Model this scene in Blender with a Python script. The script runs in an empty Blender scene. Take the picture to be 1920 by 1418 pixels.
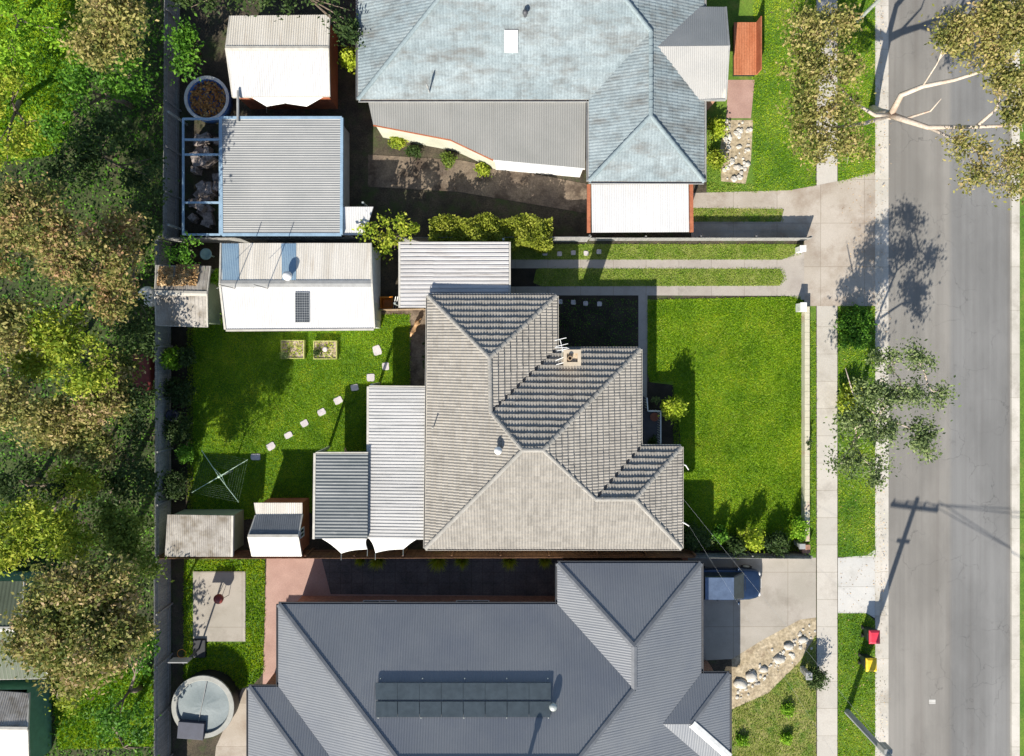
import bpy, bmesh, math, random
import numpy as np
from mathutils import Vector

random.seed(7)
rng = np.random.default_rng(11)
S = bpy.context.scene
COL = S.collection
R = math.radians

# ------------------------------------------------------------------ camera, sky, sun, exposure
CAM_H = 41.0
NX, NY, PPM = 966.0, 664.0, 34.0          # nadir and ground scale measured on the photograph
cam_d = bpy.data.cameras.new('camera'); cam = bpy.data.objects.new('camera', cam_d); COL.objects.link(cam)
cam.location = (0, 0, CAM_H); cam.rotation_euler = (0, 0, 0)
cam_d.sensor_width = 36.0; cam_d.lens = 36.0 * (PPM * CAM_H) / 1920.0
cam_d.shift_x = (960 - NX) / 1920.0; cam_d.shift_y = -(709 - NY) / 1920.0
cam_d.clip_end = 3000
S.camera = cam

SUN_EL = R(34.6); SX, SY = -0.319, -0.948      # horizontal direction towards the sun
w = bpy.data.worlds.new('World'); S.world = w; w.use_nodes = True
nt = w.node_tree; nt.nodes.clear()
sky = nt.nodes.new('ShaderNodeTexSky'); sky.sky_type = 'NISHITA'; sky.sun_disc = False
sky.sun_elevation = SUN_EL; sky.sun_rotation = math.atan2(SX, SY)
sky.air_density = 1.0; sky.dust_density = 0.6
bg = nt.nodes.new('ShaderNodeBackground'); bg.inputs['Strength'].default_value = 0.088
wo = nt.nodes.new('ShaderNodeOutputWorld')
nt.links.new(sky.outputs[0], bg.inputs[0]); nt.links.new(bg.outputs[0], wo.inputs[0])
sd = bpy.data.lights.new('sun', 'SUN'); sd.energy = 4.6; sd.angle = R(0.5); sd.color = (1.0, 0.94, 0.84)
so = bpy.data.objects.new('sun', sd); COL.objects.link(so)
so.rotation_euler = Vector((SX * math.cos(SUN_EL), SY * math.cos(SUN_EL), math.sin(SUN_EL))).to_track_quat('Z', 'Y').to_euler()
so.location = (-20, -60, 50)
S.view_settings.view_transform = 'Standard'; S.view_settings.look = 'None'
S.view_settings.exposure = 0.82; S.view_settings.gamma = 1.0

# ------------------------------------------------------------------ helpers
def P(px, py, z=0.0):
    k = (1 - z / CAM_H) / PPM
    return ((px - NX) * k, (NY - py) * k, z)
def PP(pts, z=0.0): return [P(p[0], p[1], z if len(p) < 3 else p[2]) for p in pts]

ORG = {}
def thing(name, label, cat, loc=(0, 0, 0), group=None):
    o = bpy.data.objects.new(name, None); COL.objects.link(o); o.location = loc
    o.empty_display_size = 0.3
    o['label'] = label; o['category'] = cat
    if group: o['group'] = group
    ORG[o] = Vector(loc); return o
def tag(o, label, cat, group=None, kind=None):
    o['label'] = label; o['category'] = cat
    if group: o['group'] = group
    if kind: o['kind'] = kind
    return o

class MB:
    def __init__(s): s.v = []; s.f = []; s.n = 0
    def add(s, vs, fs):
        b = s.n; s.v.extend([tuple(v) for v in vs]); s.n += len(vs)
        s.f.extend([tuple(i + b for i in f) for f in fs]); return s
    def box(s, x0, y0, z0, x1, y1, z1):
        return s.obox(((x0 + x1) / 2, (y0 + y1) / 2, (z0 + z1) / 2), ((x1 - x0) / 2, (y1 - y0) / 2, (z1 - z0) / 2))
    def obox(s, c, h, rz=0.0, rx=0.0):
        vs = []
        for k in (-1, 1):
            for j, i in ((-1, -1), (-1, 1), (1, 1), (1, -1)):
                p = Vector((i * h[0], j * h[1], k * h[2]))
                if rx: p = Vector((p.x, p.y * math.cos(rx) - p.z * math.sin(rx), p.y * math.sin(rx) + p.z * math.cos(rx)))
                vs.append((c[0] + p.x * math.cos(rz) - p.y * math.sin(rz), c[1] + p.x * math.sin(rz) + p.y * math.cos(rz), c[2] + p.z))
        return s.add(vs, [(3, 2, 1, 0), (4, 5, 6, 7), (0, 1, 5, 4), (1, 2, 6, 5), (2, 3, 7, 6), (3, 0, 4, 7)])
    def prism(s, pts, z0, z1):
        n = len(pts)
        return s.add([(p[0], p[1], z0) for p in pts] + [(p[0], p[1], z1) for p in pts],
                     [tuple(range(n))[::-1], tuple(range(n, 2 * n))] + [(i, (i + 1) % n, n + (i + 1) % n, n + i) for i in range(n)])
    def slab(s, pts, t):                      # 3-D polygon with thickness downwards
        n = len(pts)
        return s.add([tuple(p) for p in pts] + [(p[0], p[1], p[2] - t) for p in pts],
                     [tuple(range(n)), tuple(range(n, 2 * n))[::-1]] + [(i, (i + 1) % n, n + (i + 1) % n, n + i) for i in range(n)])
    def poly(s, pts): return s.add(pts, [tuple(range(len(pts)))])
    def tube(s, pts, r0, r1=None, n=8, cap=True):
        r1 = r0 if r1 is None else r1
        pts = [Vector(p) for p in pts]; m = len(pts); vs = []
        up = None
        for i, p in enumerate(pts):
            d = (pts[min(i + 1, m - 1)] - pts[max(i - 1, 0)]).normalized()
            a = d.orthogonal().normalized() if up is None else (up - d * up.dot(d)).normalized()
            up = a; b = d.cross(a); r = r0 + (r1 - r0) * i / max(1, m - 1)
            for k in range(n):
                t = 2 * math.pi * k / n; vs.append(p + (a * math.cos(t) + b * math.sin(t)) * r)
        fs = [(i * n + k, i * n + (k + 1) % n, (i + 1) * n + (k + 1) % n, (i + 1) * n + k) for i in range(m - 1) for k in range(n)]
        if cap: fs += [tuple(range(n))[::-1], tuple(range((m - 1) * n, m * n))]
        return s.add(vs, fs)
    def lathe(s, c, prof, n=24, cap=True):
        vs = []; m = len(prof)
        for r, z in prof:
            for k in range(n):
                t = 2 * math.pi * k / n; vs.append((c[0] + r * math.cos(t), c[1] + r * math.sin(t), c[2] + z))
        fs = [(i * n + k, i * n + (k + 1) % n, (i + 1) * n + (k + 1) % n, (i + 1) * n + k) for i in range(m - 1) for k in range(n)]
        if cap: fs += [tuple(range(n))[::-1], tuple(range((m - 1) * n, m * n))]
        return s.add(vs, fs)
    def ball(s, c, r, sc=(1, 1, 1), n=10, jit=0.0):
        vs = []; m = n // 2 + 1
        for i in range(1, m):
            ph = math.pi * i / m
            for k in range(n):
                t = 2 * math.pi * k / n; q = r * (1 + random.uniform(-jit, jit))
                vs.append((c[0] + q * sc[0] * math.sin(ph) * math.cos(t), c[1] + q * sc[1] * math.sin(ph) * math.sin(t), c[2] + q * sc[2] * math.cos(ph)))
        fs = [(i * n + k, (i + 1) * n + k, (i + 1) * n + (k + 1) % n, i * n + (k + 1) % n) for i in range(m - 2) for k in range(n)]
        fs += [tuple(range(n)), tuple(range((m - 2) * n, (m - 1) * n))[::-1]]
        return s.add(vs, fs)
    def build(s, name, m, parent=None, smooth=False, bevel=0.0):
        org = Vector((0, 0, 0))
        if parent is not None: org = ORG[parent]
        me = bpy.data.meshes.new(name)
        me.from_pydata([(v[0] - org.x, v[1] - org.y, v[2] - org.z) for v in s.v], [], s.f)
        return finish(name, me, m, parent, org, smooth, bevel)
def finish(name, me, m, parent, org, smooth=False, bevel=0.0):
    me.materials.append(m); me.update()
    if smooth: me.polygons.foreach_set('use_smooth', [True] * len(me.polygons))
    o = bpy.data.objects.new(name, me); COL.objects.link(o)
    if parent is not None: o.parent = parent
    ORG[o] = Vector(org)
    if bevel:
        b = o.modifiers.new('bevel', 'BEVEL'); b.width = bevel; b.segments = 2; b.limit_method = 'ANGLE'; b.angle_limit = R(40)
    return o
def np_obj(name, V, F, m, parent=None):
    org = ORG[parent] if parent is not None else Vector((0, 0, 0))
    V = V - np.array(org)[None]
    me = bpy.data.meshes.new(name); nv, nf, k = len(V), len(F), F.shape[1]
    me.vertices.add(nv); me.vertices.foreach_set('co', V.astype(np.float32).ravel())
    me.loops.add(nf * k); me.loops.foreach_set('vertex_index', F.astype(np.int32).ravel())
    me.polygons.add(nf); me.polygons.foreach_set('loop_start', np.arange(0, nf * k, k, dtype=np.int32))
    me.update(calc_edges=True); me.validate()
    return finish(name, me, m, parent, org)

# ------------------------------------------------------------------ materials
def newmat(name):
    m = bpy.data.materials.new(name); m.use_nodes = True; t = m.node_tree; t.nodes.clear()
    out = t.nodes.new('ShaderNodeOutputMaterial'); b = t.nodes.new('ShaderNodeBsdfPrincipled')
    t.links.new(b.outputs[0], out.inputs[0]); return m, t, b, out
def pos(t, sc=(1, 1, 1)):
    g = t.nodes.new('ShaderNodeNewGeometry'); mp = t.nodes.new('ShaderNodeMapping'); mp.inputs['Scale'].default_value = sc
    t.links.new(g.outputs['Position'], mp.inputs[0]); return mp.outputs[0]
def noise(t, vec, scale, detail=4, rough=0.6):
    n = t.nodes.new('ShaderNodeTexNoise'); n.inputs['Scale'].default_value = scale; n.inputs['Detail'].default_value = detail
    n.inputs['Roughness'].default_value = rough; t.links.new(vec, n.inputs['Vector']); return n.outputs[0]
def ramp(t, fac, stops):
    r = t.nodes.new('ShaderNodeValToRGB'); e = r.color_ramp.elements
    while len(e) < len(stops): e.new(0.5)
    for i, (p, c) in enumerate(stops): e[i].position = p; e[i].color = (*c, 1) if len(c) == 3 else c
    t.links.new(fac, r.inputs[0]); return r.outputs[0]
def mix(t, fac, a, b, mode='MIX'):
    n = t.nodes.new('ShaderNodeMix'); n.data_type = 'RGBA'; n.blend_type = mode
    for k, v in ((0, fac), (6, a), (7, b)):
        if isinstance(v, (int, float)): n.inputs[k].default_value = v
        elif isinstance(v, tuple): n.inputs[k].default_value = (*v, 1)
        else: t.links.new(v, n.inputs[k])
    return n.outputs[2]
def bump(t, b, h, strength=0.3, dist=0.02):
    n = t.nodes.new('ShaderNodeBump'); n.inputs['Strength'].default_value = strength; n.inputs['Distance'].default_value = dist
    t.links.new(h, n.inputs['Height']); t.links.new(n.outputs[0], b.inputs['Normal'])
def surf(name, c1, c2, scale=1.5, rough=0.8, fine=25.0, fine_amt=0.25, stretch=(1, 1, 1), stain=None, stain_scale=0.5, stain_pos=(0.5, 0.68), metal=0.0, bmp=0.25, spec=0.4, joints=None, cells=None, streak=None):
    """two tones mixed by large noise, fine grain multiplied in, optional stains with their own shape"""
    m, t, b, o = newmat(name); v = pos(t, stretch)
    base = ramp(t, noise(t, v, scale), [(0.35, c1), (0.65, c2)])
    g = noise(t, pos(t), fine, 3, 0.7)
    gr = ramp(t, g, [(0.3, (1 - fine_amt,) * 3), (0.7, (1 + fine_amt,) * 3)])
    c = mix(t, 1.0, base, gr, 'MULTIPLY')
    if stain:
        f = ramp(t, noise(t, v, stain_scale, 8, 0.72), [(stain_pos[0], (0, 0, 0)), (stain_pos[1], (1, 1, 1))])
        c = mix(t, f, c, stain)
    if streak:                     # dirt washed down a sheet roof: (axis stretch, colour, low, high)
        f = ramp(t, noise(t, pos(t, streak[0]), 1.0, 6, 0.7), [(streak[2], (0, 0, 0)), (streak[3], (1, 1, 1))]); c = mix(t, f, c, streak[1])
    if joints:                     # tooled joints of a concrete path
        bk = t.nodes.new('ShaderNodeTexBrick'); bk.offset = 0.0; bk.inputs['Scale'].default_value = 1.0; bk.inputs['Mortar Size'].default_value = 0.016
        bk.inputs['Brick Width'].default_value = joints[0]; bk.inputs['Row Height'].default_value = joints[1]; bk.inputs['Mortar Smooth'].default_value = 0.3
        bk.inputs['Color1'].default_value = (0.94, 0.94, 0.94, 1); bk.inputs['Color2'].default_value = (1.05, 1.05, 1.05, 1); bk.inputs['Mortar'].default_value = (0.68, 0.66, 0.62, 1)
        t.links.new(pos(t), bk.inputs[0]); c = mix(t, 1.0, c, bk.outputs[0], 'MULTIPLY')
    if cells:                      # every tile its own tone
        sn = t.nodes.new('ShaderNodeVectorMath'); sn.operation = 'SNAP'; sn.inputs[1].default_value = cells; t.links.new(pos(t, (1, 1, 0)), sn.inputs[0])
        wn = t.nodes.new('ShaderNodeTexWhiteNoise'); t.links.new(sn.outputs[0], wn.inputs[0])
        c = mix(t, 1.0, c, ramp(t, wn.outputs[0], [(0.0, (0.87,) * 3), (0.5, (1.0,) * 3), (1.0, (1.08,) * 3)]), 'MULTIPLY')
    t.links.new(c, b.inputs['Base Color']); b.inputs['Roughness'].default_value = rough
    b.inputs['Metallic'].default_value = metal; b.inputs['Specular IOR Level'].default_value = spec
    if bmp: bump(t, b, g, bmp, 0.01)
    return m
def flat(name, c, rough=0.5, metal=0.0, var=0.12):
    return surf(name, tuple(x * (1 - var) for x in c), tuple(min(1, x * (1 + var)) for x in c), 3.0, rough, 30, 0.08, metal=metal, bmp=0.0)
def leafmat(name, cols, clump=0.7, trans=0.36):
    m, t, b, o = newmat(name)
    g = t.nodes.new('ShaderNodeNewGeometry')
    n = noise(t, pos(t), clump, 3, 0.6)
    a = t.nodes.new('ShaderNodeMath'); a.operation = 'MULTIPLY_ADD'; t.links.new(g.outputs['Random Per Island'], a.inputs[0])
    a.inputs[1].default_value = 0.55
    s2 = t.nodes.new('ShaderNodeMath'); s2.operation = 'MULTIPLY_ADD'; t.links.new(n, s2.inputs[0]); s2.inputs[1].default_value = 1.3; s2.inputs[2].default_value = -0.43
    t.links.new(s2.outputs[0], a.inputs[2])
    k = len(cols)
    c = ramp(t, a.outputs[0], [(0.12 + 0.76 * i / (k - 1), cols[i]) for i in range(k)])
    t.links.new(c, b.inputs['Base Color']); b.inputs['Roughness'].default_value = 0.6; b.inputs['Specular IOR Level'].default_value = 0.25
    tr = t.nodes.new('ShaderNodeBsdfTranslucent'); t.links.new(c, tr.inputs[0])
    ms = t.nodes.new('ShaderNodeMixShader'); ms.inputs[0].default_value = trans
    t.links.new(b.outputs[0], ms.inputs[1]); t.links.new(tr.outputs[0], ms.inputs[2]); t.links.new(ms.outputs[0], o.inputs[0])
    return m

M = {}
M['soil'] = surf('soil', (0.045, 0.038, 0.026), (0.085, 0.068, 0.045), 1.2, 0.95, 14, 0.5, stain=(0.05, 0.075, 0.02), stain_scale=0.8)
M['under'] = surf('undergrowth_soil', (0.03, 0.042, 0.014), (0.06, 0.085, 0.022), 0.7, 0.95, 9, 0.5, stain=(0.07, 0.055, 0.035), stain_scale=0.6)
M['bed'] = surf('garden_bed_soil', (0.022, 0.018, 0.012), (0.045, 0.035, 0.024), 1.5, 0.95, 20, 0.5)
M['lawn'] = surf('lawn_turf', (0.09, 0.18, 0.008), (0.17, 0.27, 0.012), 0.6, 0.9, 16, 0.4, stain=(0.14, 0.20, 0.02), stain_scale=1.1, stain_pos=(0.52, 0.8))
M['lawn_back'] = surf('back_lawn_turf', (0.06, 0.14, 0.006), (0.12, 0.21, 0.008), 0.7, 0.9, 16, 0.4, stain=(0.12, 0.19, 0.015), stain_scale=1.4, stain_pos=(0.56, 0.8))
M['dry'] = surf('dry_lawn_turf', (0.16, 0.18, 0.035), (0.28, 0.26, 0.09), 0.8, 0.9, 16, 0.35, stain=(0.07, 0.15, 0.012), stain_scale=0.9, stain_pos=(0.5, 0.62))
M['verge'] = surf('verge_turf', (0.06, 0.14, 0.01), (0.12, 0.2, 0.02), 0.5, 0.9, 16, 0.4, stain=(0.22, 0.21, 0.05), stain_scale=0.9, stain_pos=(0.56, 0.75))
M['strip'] = surf('driveway_turf', (0.10, 0.16, 0.015), (0.2, 0.23, 0.05), 1.1, 0.9, 16, 0.4, stain=(0.3, 0.3, 0.1), stain_scale=2.0, stain_pos=(0.56, 0.75))
M['path'] = surf('path_concrete', (0.33, 0.29, 0.25), (0.42, 0.38, 0.33), 0.9, 0.85, 30, 0.12, stain=(0.22, 0.19, 0.16), stain_scale=0.9, stain_pos=(0.5, 0.78), joints=(1.8, 60))
M['apron'] = surf('crossing_concrete', (0.36, 0.31, 0.25), (0.44, 0.39, 0.33), 0.5, 0.85, 30, 0.12, stain=(0.25, 0.19, 0.14), stain_scale=0.6, stain_pos=(0.48, 0.72), joints=(2.4, 2.4))
M['white_conc'] = surf('new_concrete', (0.48, 0.47, 0.44), (0.54, 0.52, 0.48), 0.7, 0.8, 30, 0.08, joints=(2.2, 1.6), stain=(0.4, 0.38, 0.34), stain_scale=0.8, stain_pos=(0.5, 0.75))
M['foot'] = surf('footpath_concrete', (0.44, 0.41, 0.36), (0.52, 0.48, 0.42), 0.5, 0.85, 30, 0.1, stain=(0.3, 0.27, 0.23), stain_scale=0.5, stain_pos=(0.5, 0.75), joints=(60, 1.5))
M['drive_b'] = surf('driveway_concrete', (0.33, 0.3, 0.25), (0.4, 0.36, 0.31), 0.4, 0.85, 30, 0.1, stain=(0.24, 0.21, 0.17), stain_scale=0.5, stain_pos=(0.5, 0.75), joints=(3.0, 3.0))
M['brownpath'] = surf('brown_paving', (0.13, 0.1, 0.075), (0.22, 0.17, 0.12), 0.9, 0.9, 12, 0.35, stain=(0.07, 0.05, 0.035), stain_scale=0.8, stain_pos=(0.48, 0.62))
M['pinkpave'] = surf('pink_paving', (0.34, 0.21, 0.17), (0.42, 0.27, 0.22), 1.0, 0.85, 20, 0.15)
M['shadepave'] = surf('paving_shade_tone', (0.09, 0.08, 0.075), (0.14, 0.12, 0.11), 0.9, 0.9, 12, 0.3, joints=(0.6, 0.6))  # shade of the strip by the lower fence put into the paving colour
M['kerb'] = surf('kerb_concrete', (0.46, 0.43, 0.37), (0.55, 0.51, 0.45), 0.7, 0.85, 30, 0.1, stain=(0.3, 0.27, 0.22), stain_scale=0.6, stain_pos=(0.5, 0.72), joints=(60, 2.4))
M['gravel'] = surf('garden_gravel', (0.3, 0.24, 0.15), (0.46, 0.38, 0.26), 3.0, 0.95, 7, 0.4, stain=(0.2, 0.13, 0.08), stain_scale=1.0, stain_pos=(0.55, 0.75))
M['reddeck'] = surf('red_timber', (0.38, 0.12, 0.05), (0.5, 0.2, 0.1), 1.5, 0.8, 10, 0.2, stretch=(1, 0.3, 1))
M['asphalt'] = None
def road_mat():
    m, t, b, o = newmat('road_asphalt')
    st = ramp(t, noise(t, pos(t, (2.0, 0.03, 1)), 1.0, 6, 0.65), [(0.3, (0.17, 0.162, 0.152)), (0.5, (0.195, 0.19, 0.18)), (0.7, (0.225, 0.218, 0.206))])
    g = noise(t, pos(t), 40, 3, 0.8); gr = ramp(t, g, [(0.3, (0.82,) * 3), (0.7, (1.18,) * 3)])
    c = mix(t, 1.0, st, gr, 'MULTIPLY')
    pt = ramp(t, noise(t, pos(t, (1, 0.4, 1)), 0.35, 5, 0.6), [(0.4, (0.86,) * 3), (0.6, (1.08,) * 3)])
    c = mix(t, 1.0, c, pt, 'MULTIPLY')
    vo = t.nodes.new('ShaderNodeTexVoronoi'); vo.feature = 'DISTANCE_TO_EDGE'; vo.inputs['Scale'].default_value = 0.55
    dn = t.nodes.new('ShaderNodeTexNoise'); dn.inputs['Scale'].default_value = 1.3; dn.inputs['Detail'].default_value = 5; t.links.new(pos(t), dn.inputs['Vector'])
    va = t.nodes.new('ShaderNodeVectorMath'); va.operation = 'MULTIPLY_ADD'; t.links.new(dn.outputs[1], va.inputs[0]); va.inputs[1].default_value = (1.2, 1.2, 1.2); t.links.new(pos(t), va.inputs[2]); t.links.new(va.outputs[0], vo.inputs['Vector'])
    cr = ramp(t, vo.outputs[0], [(0.0, (1, 1, 1)), (0.012, (0, 0, 0))]); ms_ = ramp(t, noise(t, pos(t), 0.22, 3), [(0.5, (0, 0, 0)), (0.6, (0.6, 0.6, 0.6))])
    c = mix(t, mix(t, 1.0, cr, ms_, 'MULTIPLY'), c, (0.07, 0.068, 0.065))
    oil = ramp(t, noise(t, pos(t), 0.9, 8, 0.7), [(0.62, (0, 0, 0)), (0.75, (0.5, 0.5, 0.5))]); c = mix(t, oil, c, (0.11, 0.105, 0.1))
    sx = t.nodes.new('ShaderNodeSeparateXYZ'); t.links.new(pos(t), sx.inputs[0])
    mr = t.nodes.new('ShaderNodeMapRange'); mr.inputs[1].default_value = (1778 - NX) / PPM; mr.inputs[2].default_value = (1786 - NX) / PPM; t.links.new(sx.outputs[0], mr.inputs[0])
    c = mix(t, 1.0, c, mix(t, mr.outputs[0], (1.1, 1.06, 1.0), (0.93, 0.94, 0.95)), 'MULTIPLY')
    t.links.new(c, b.inputs['Base Color']); b.inputs['Roughness'].default_value = 0.85; bump(t, b, g, 0.3, 0.01); return m
M['asphalt'] = road_mat()
M['tile'] = surf('roof_tile_beige', (0.285, 0.262, 0.226), (0.325, 0.3, 0.26), 0.5, 0.8, 9, 0.14, stain=(0.46, 0.44, 0.4), stain_scale=6.0, stain_pos=(0.66, 0.72), cells=(0.3, 0.3, 1), streak=((0.5, 0.5, 0.5), (0.22, 0.19, 0.15), 0.6, 0.95))
M['tile_cap'] = surf('ridge_tile_beige', (0.27, 0.255, 0.225), (0.34, 0.32, 0.285), 2.0, 0.8, 12, 0.15)
M['tile_blue'] = surf('roof_tile_blue', (0.215, 0.262, 0.275), (0.275, 0.32, 0.33), 0.5, 0.75, 10, 0.18, stain=(0.15, 0.15, 0.14), stain_scale=0.9, stain_pos=(0.48, 0.7), stretch=(0.6, 1.6, 1), cells=(0.32, 0.32, 1))
M['tile_bcap'] = surf('ridge_tile_blue', (0.19, 0.24, 0.255), (0.25, 0.3, 0.31), 1.0, 0.75, 10, 0.15)
M['metal_dark'] = surf('roof_metal_slate', (0.168, 0.178, 0.192), (0.198, 0.206, 0.217), 0.3, 0.5, 20, 0.06, bmp=0.0, spec=0.5, stain=(0.14, 0.152, 0.178), stain_scale=0.35, stain_pos=(0.45, 0.8))
M['metal_cap'] = flat('ridge_metal_slate', (0.15, 0.157, 0.168), 0.5)
M['metal_grey'] = surf('roof_metal_grey', (0.23, 0.228, 0.21), (0.27, 0.265, 0.245), 0.4, 0.55, 20, 0.06, bmp=0.0)
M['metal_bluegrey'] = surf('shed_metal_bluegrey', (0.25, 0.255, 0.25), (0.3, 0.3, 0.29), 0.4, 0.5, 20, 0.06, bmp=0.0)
M['metal_white'] = surf('roof_metal_white', (0.53, 0.52, 0.505), (0.6, 0.59, 0.575), 0.5, 0.45, 20, 0.05, bmp=0.0, streak=((5, 0.4, 1), (0.45, 0.42, 0.37), 0.58, 0.95), stain=(0.46, 0.42, 0.35), stain_scale=0.8, stain_pos=(0.62, 0.9))
M['metal_cream'] = surf('roof_metal_cream', (0.6, 0.55, 0.47), (0.72, 0.67, 0.59), 0.6, 0.6, 15, 0.1, bmp=0.0, stretch=(3, 0.3, 1), stain=(0.5, 0.42, 0.32), stain_scale=0.8, stain_pos=(0.55, 0.75))
M['clear'] = surf('roof_sheet_clear', (0.2, 0.3, 0.4), (0.26, 0.36, 0.44), 0.8, 0.35, 15, 0.08, bmp=0.0)
M['metal_silver'] = surf('carport_metal_silver', (0.47, 0.455, 0.44), (0.54, 0.525, 0.51), 0.7, 0.45, 12, 0.06, bmp=0.0, streak=((0.4, 6, 1), (0.3, 0.27, 0.24), 0.5, 0.75), stain=(0.3, 0.27, 0.24), stain_scale=1.5, stain_pos=(0.58, 0.8), stretch=(0.4, 1, 1))
M['metal_patio'] = surf('patio_metal_pale', (0.46, 0.45, 0.43), (0.53, 0.52, 0.5), 0.5, 0.5, 12, 0.06, bmp=0.0, streak=((0.4, 6, 1), (0.28, 0.28, 0.27), 0.5, 0.75), stain=(0.2, 0.2, 0.2), stain_scale=2.5, stain_pos=(0.68, 0.8), stretch=(0.4, 1, 1))
M['metal_patio_dark'] = surf('patio_metal_dark', (0.10, 0.115, 0.12), (0.16, 0.172, 0.175), 1.2, 0.45, 12, 0.12, bmp=0.0, stain=(0.3, 0.3, 0.29), stain_scale=3.0, stain_pos=(0.6, 0.8), stretch=(0.3, 1, 1))
M['metal_old'] = surf('roof_metal_weathered', (0.26, 0.235, 0.205), (0.4, 0.37, 0.33), 1.2, 0.7, 12, 0.2, bmp=0.1, stain=(0.17, 0.14, 0.1), stain_scale=1.5, stain_pos=(0.5, 0.68))
M['metal_dgrey'] = surf('cubby_metal_grey', (0.13, 0.14, 0.15), (0.18, 0.19, 0.2), 1.2, 0.5, 12, 0.1, bmp=0.0)
M['gutter'] = flat('gutter_cream', (0.5, 0.47, 0.41), 0.5)
M['gutter_grey'] = flat('gutter_grey', (0.3, 0.3, 0.29), 0.5)
M['gutter_dark'] = flat('gutter_dark', (0.07, 0.072, 0.078), 0.5)
M['white'] = flat('white_paint', (0.72, 0.71, 0.68), 0.5)
M['off'] = surf('weatherboard_cream', (0.42, 0.42, 0.33), (0.5, 0.5, 0.4), 1.0, 0.7, 15, 0.1)
M['greenwall'] = surf('weatherboard_green', (0.27, 0.32, 0.2), (0.34, 0.38, 0.25), 1.0, 0.7, 15, 0.12)
M['brick'] = surf('brick_wall', (0.28, 0.15, 0.1), (0.36, 0.2, 0.13), 4.0, 0.85, 9, 0.3)
M['redwall'] = surf('red_timber_wall', (0.3, 0.09, 0.04), (0.38, 0.13, 0.06), 1.5, 0.75, 8, 0.2)
M['fence'] = surf('fence_timber_grey', (0.22, 0.22, 0.21), (0.32, 0.31, 0.29), 3.0, 0.9, 12, 0.25, stretch=(3, 3, 0.3))
M['fence_brown'] = surf('fence_timber_brown', (0.16, 0.08, 0.045), (0.25, 0.13, 0.07), 3.0, 0.85, 12, 0.25, stretch=(3, 3, 0.3))
M['timber'] = surf('timber_bare', (0.28, 0.2, 0.12), (0.38, 0.28, 0.18), 3.0, 0.85, 12, 0.2)
M['dark'] = flat('dark_plastic', (0.02, 0.021, 0.024), 0.5)
M['glass'] = flat('window_glass', (0.03, 0.04, 0.05), 0.08)
M['cell'] = flat('solar_cell', (0.035, 0.042, 0.05), 0.3)
M['cell_edge'] = flat('solar_frame', (0.35, 0.36, 0.36), 0.4)
M['panel_b'] = flat('solar_cell_slate', (0.085, 0.105, 0.115), 0.3)
M['galv'] = flat('galvanised_steel', (0.42, 0.45, 0.42), 0.4, 0.3)
M['pole'] = surf('pole_timber', (0.26, 0.27, 0.27), (0.36, 0.37, 0.37), 2.0, 0.8, 15, 0.15, stretch=(2, 2, 0.3))
M['wire'] = flat('cable_black', (0.03, 0.03, 0.03), 0.5)
M['wire_pale'] = flat('cable_grey', (0.35, 0.35, 0.35), 0.5)
M['stone'] = surf('stepping_stone', (0.46, 0.42, 0.42), (0.56, 0.51, 0.5), 2.0, 0.85, 15, 0.12)
M['rock'] = surf('pale_rock', (0.4, 0.37, 0.32), (0.6, 0.57, 0.5), 2.0, 0.85, 15, 0.2)
M['bark'] = surf('pale_bark', (0.42, 0.35, 0.28), (0.56, 0.48, 0.4), 1.5, 0.8, 12, 0.15, stain=(0.35, 0.24, 0.17), stain_scale=1.0)
M['bark_brown'] = surf('brown_bark', (0.12, 0.09, 0.065), (0.2, 0.155, 0.115), 2.5, 0.9, 14, 0.3)
M['orange'] = flat('orange_plastic', (0.62, 0.22, 0.02), 0.4)
M['yellow'] = flat('yellow_plastic', (0.75, 0.5, 0.02), 0.4)
M['redlid'] = flat('red_plastic', (0.62, 0.04, 0.07), 0.4)
M['bin'] = flat('bin_green_black', (0.02, 0.03, 0.025), 0.5)
M['tan'] = surf('dog_coat_tan', (0.5, 0.28, 0.12), (0.68, 0.43, 0.24), 7.0, 0.9, 40, 0.1)
M['terracotta'] = flat('terracotta', (0.3, 0.1, 0.06), 0.7)
M['fabric'] = flat('sail_white', (0.75, 0.74, 0.7), 0.8, var=0.04)
M['blue'] = flat('pool_blue', (0.08, 0.2, 0.5), 0.4)
M['poolrim'] = flat('pool_rim', (0.3, 0.3, 0.27), 0.6)
M['cover'] = surf('pool_cover', (0.15, 0.185, 0.19), (0.2, 0.235, 0.24), 0.6, 0.5, 10, 0.1, bmp=0.1)
M['carpaint'] = flat('car_paint_navy', (0.03, 0.055, 0.11), 0.25, 0.5)
M['tyre'] = flat('tyre', (0.02, 0.02, 0.02), 0.8)
M['porch'] = flat('porch_decking', (0.09, 0.085, 0.1), 0.7)
M['shedgreen'] = flat('shed_wall_green', (0.12, 0.25, 0.17), 0.6)
M['olive'] = surf('roof_metal_olive', (0.07, 0.085, 0.05), (0.1, 0.12, 0.075), 0.6, 0.6, 15, 0.1, bmp=0)
M['maroon'] = flat('maroon_paint', (0.2, 0.04, 0.035), 0.5)
M['wallbrick'] = surf('low_wall_cream', (0.48, 0.45, 0.33), (0.56, 0.52, 0.4), 1.5, 0.8, 15, 0.12, stain=(0.45, 0.25, 0.2), stain_scale=0.35, stain_pos=(0.55, 0.66))
M['leaf_litter'] = leafmat('leaf_litter', [(0.28, 0.15, 0.06), (0.5, 0.32, 0.14), (0.72, 0.54, 0.32)], 2.0, 0.0)
M['g_lawn'] = leafmat('grass_blades_front', [(0.08, 0.2, 0.004), (0.21, 0.40, 0.006), (0.38, 0.53, 0.012), (0.56, 0.6, 0.06)], 0.5, 0.35)
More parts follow.
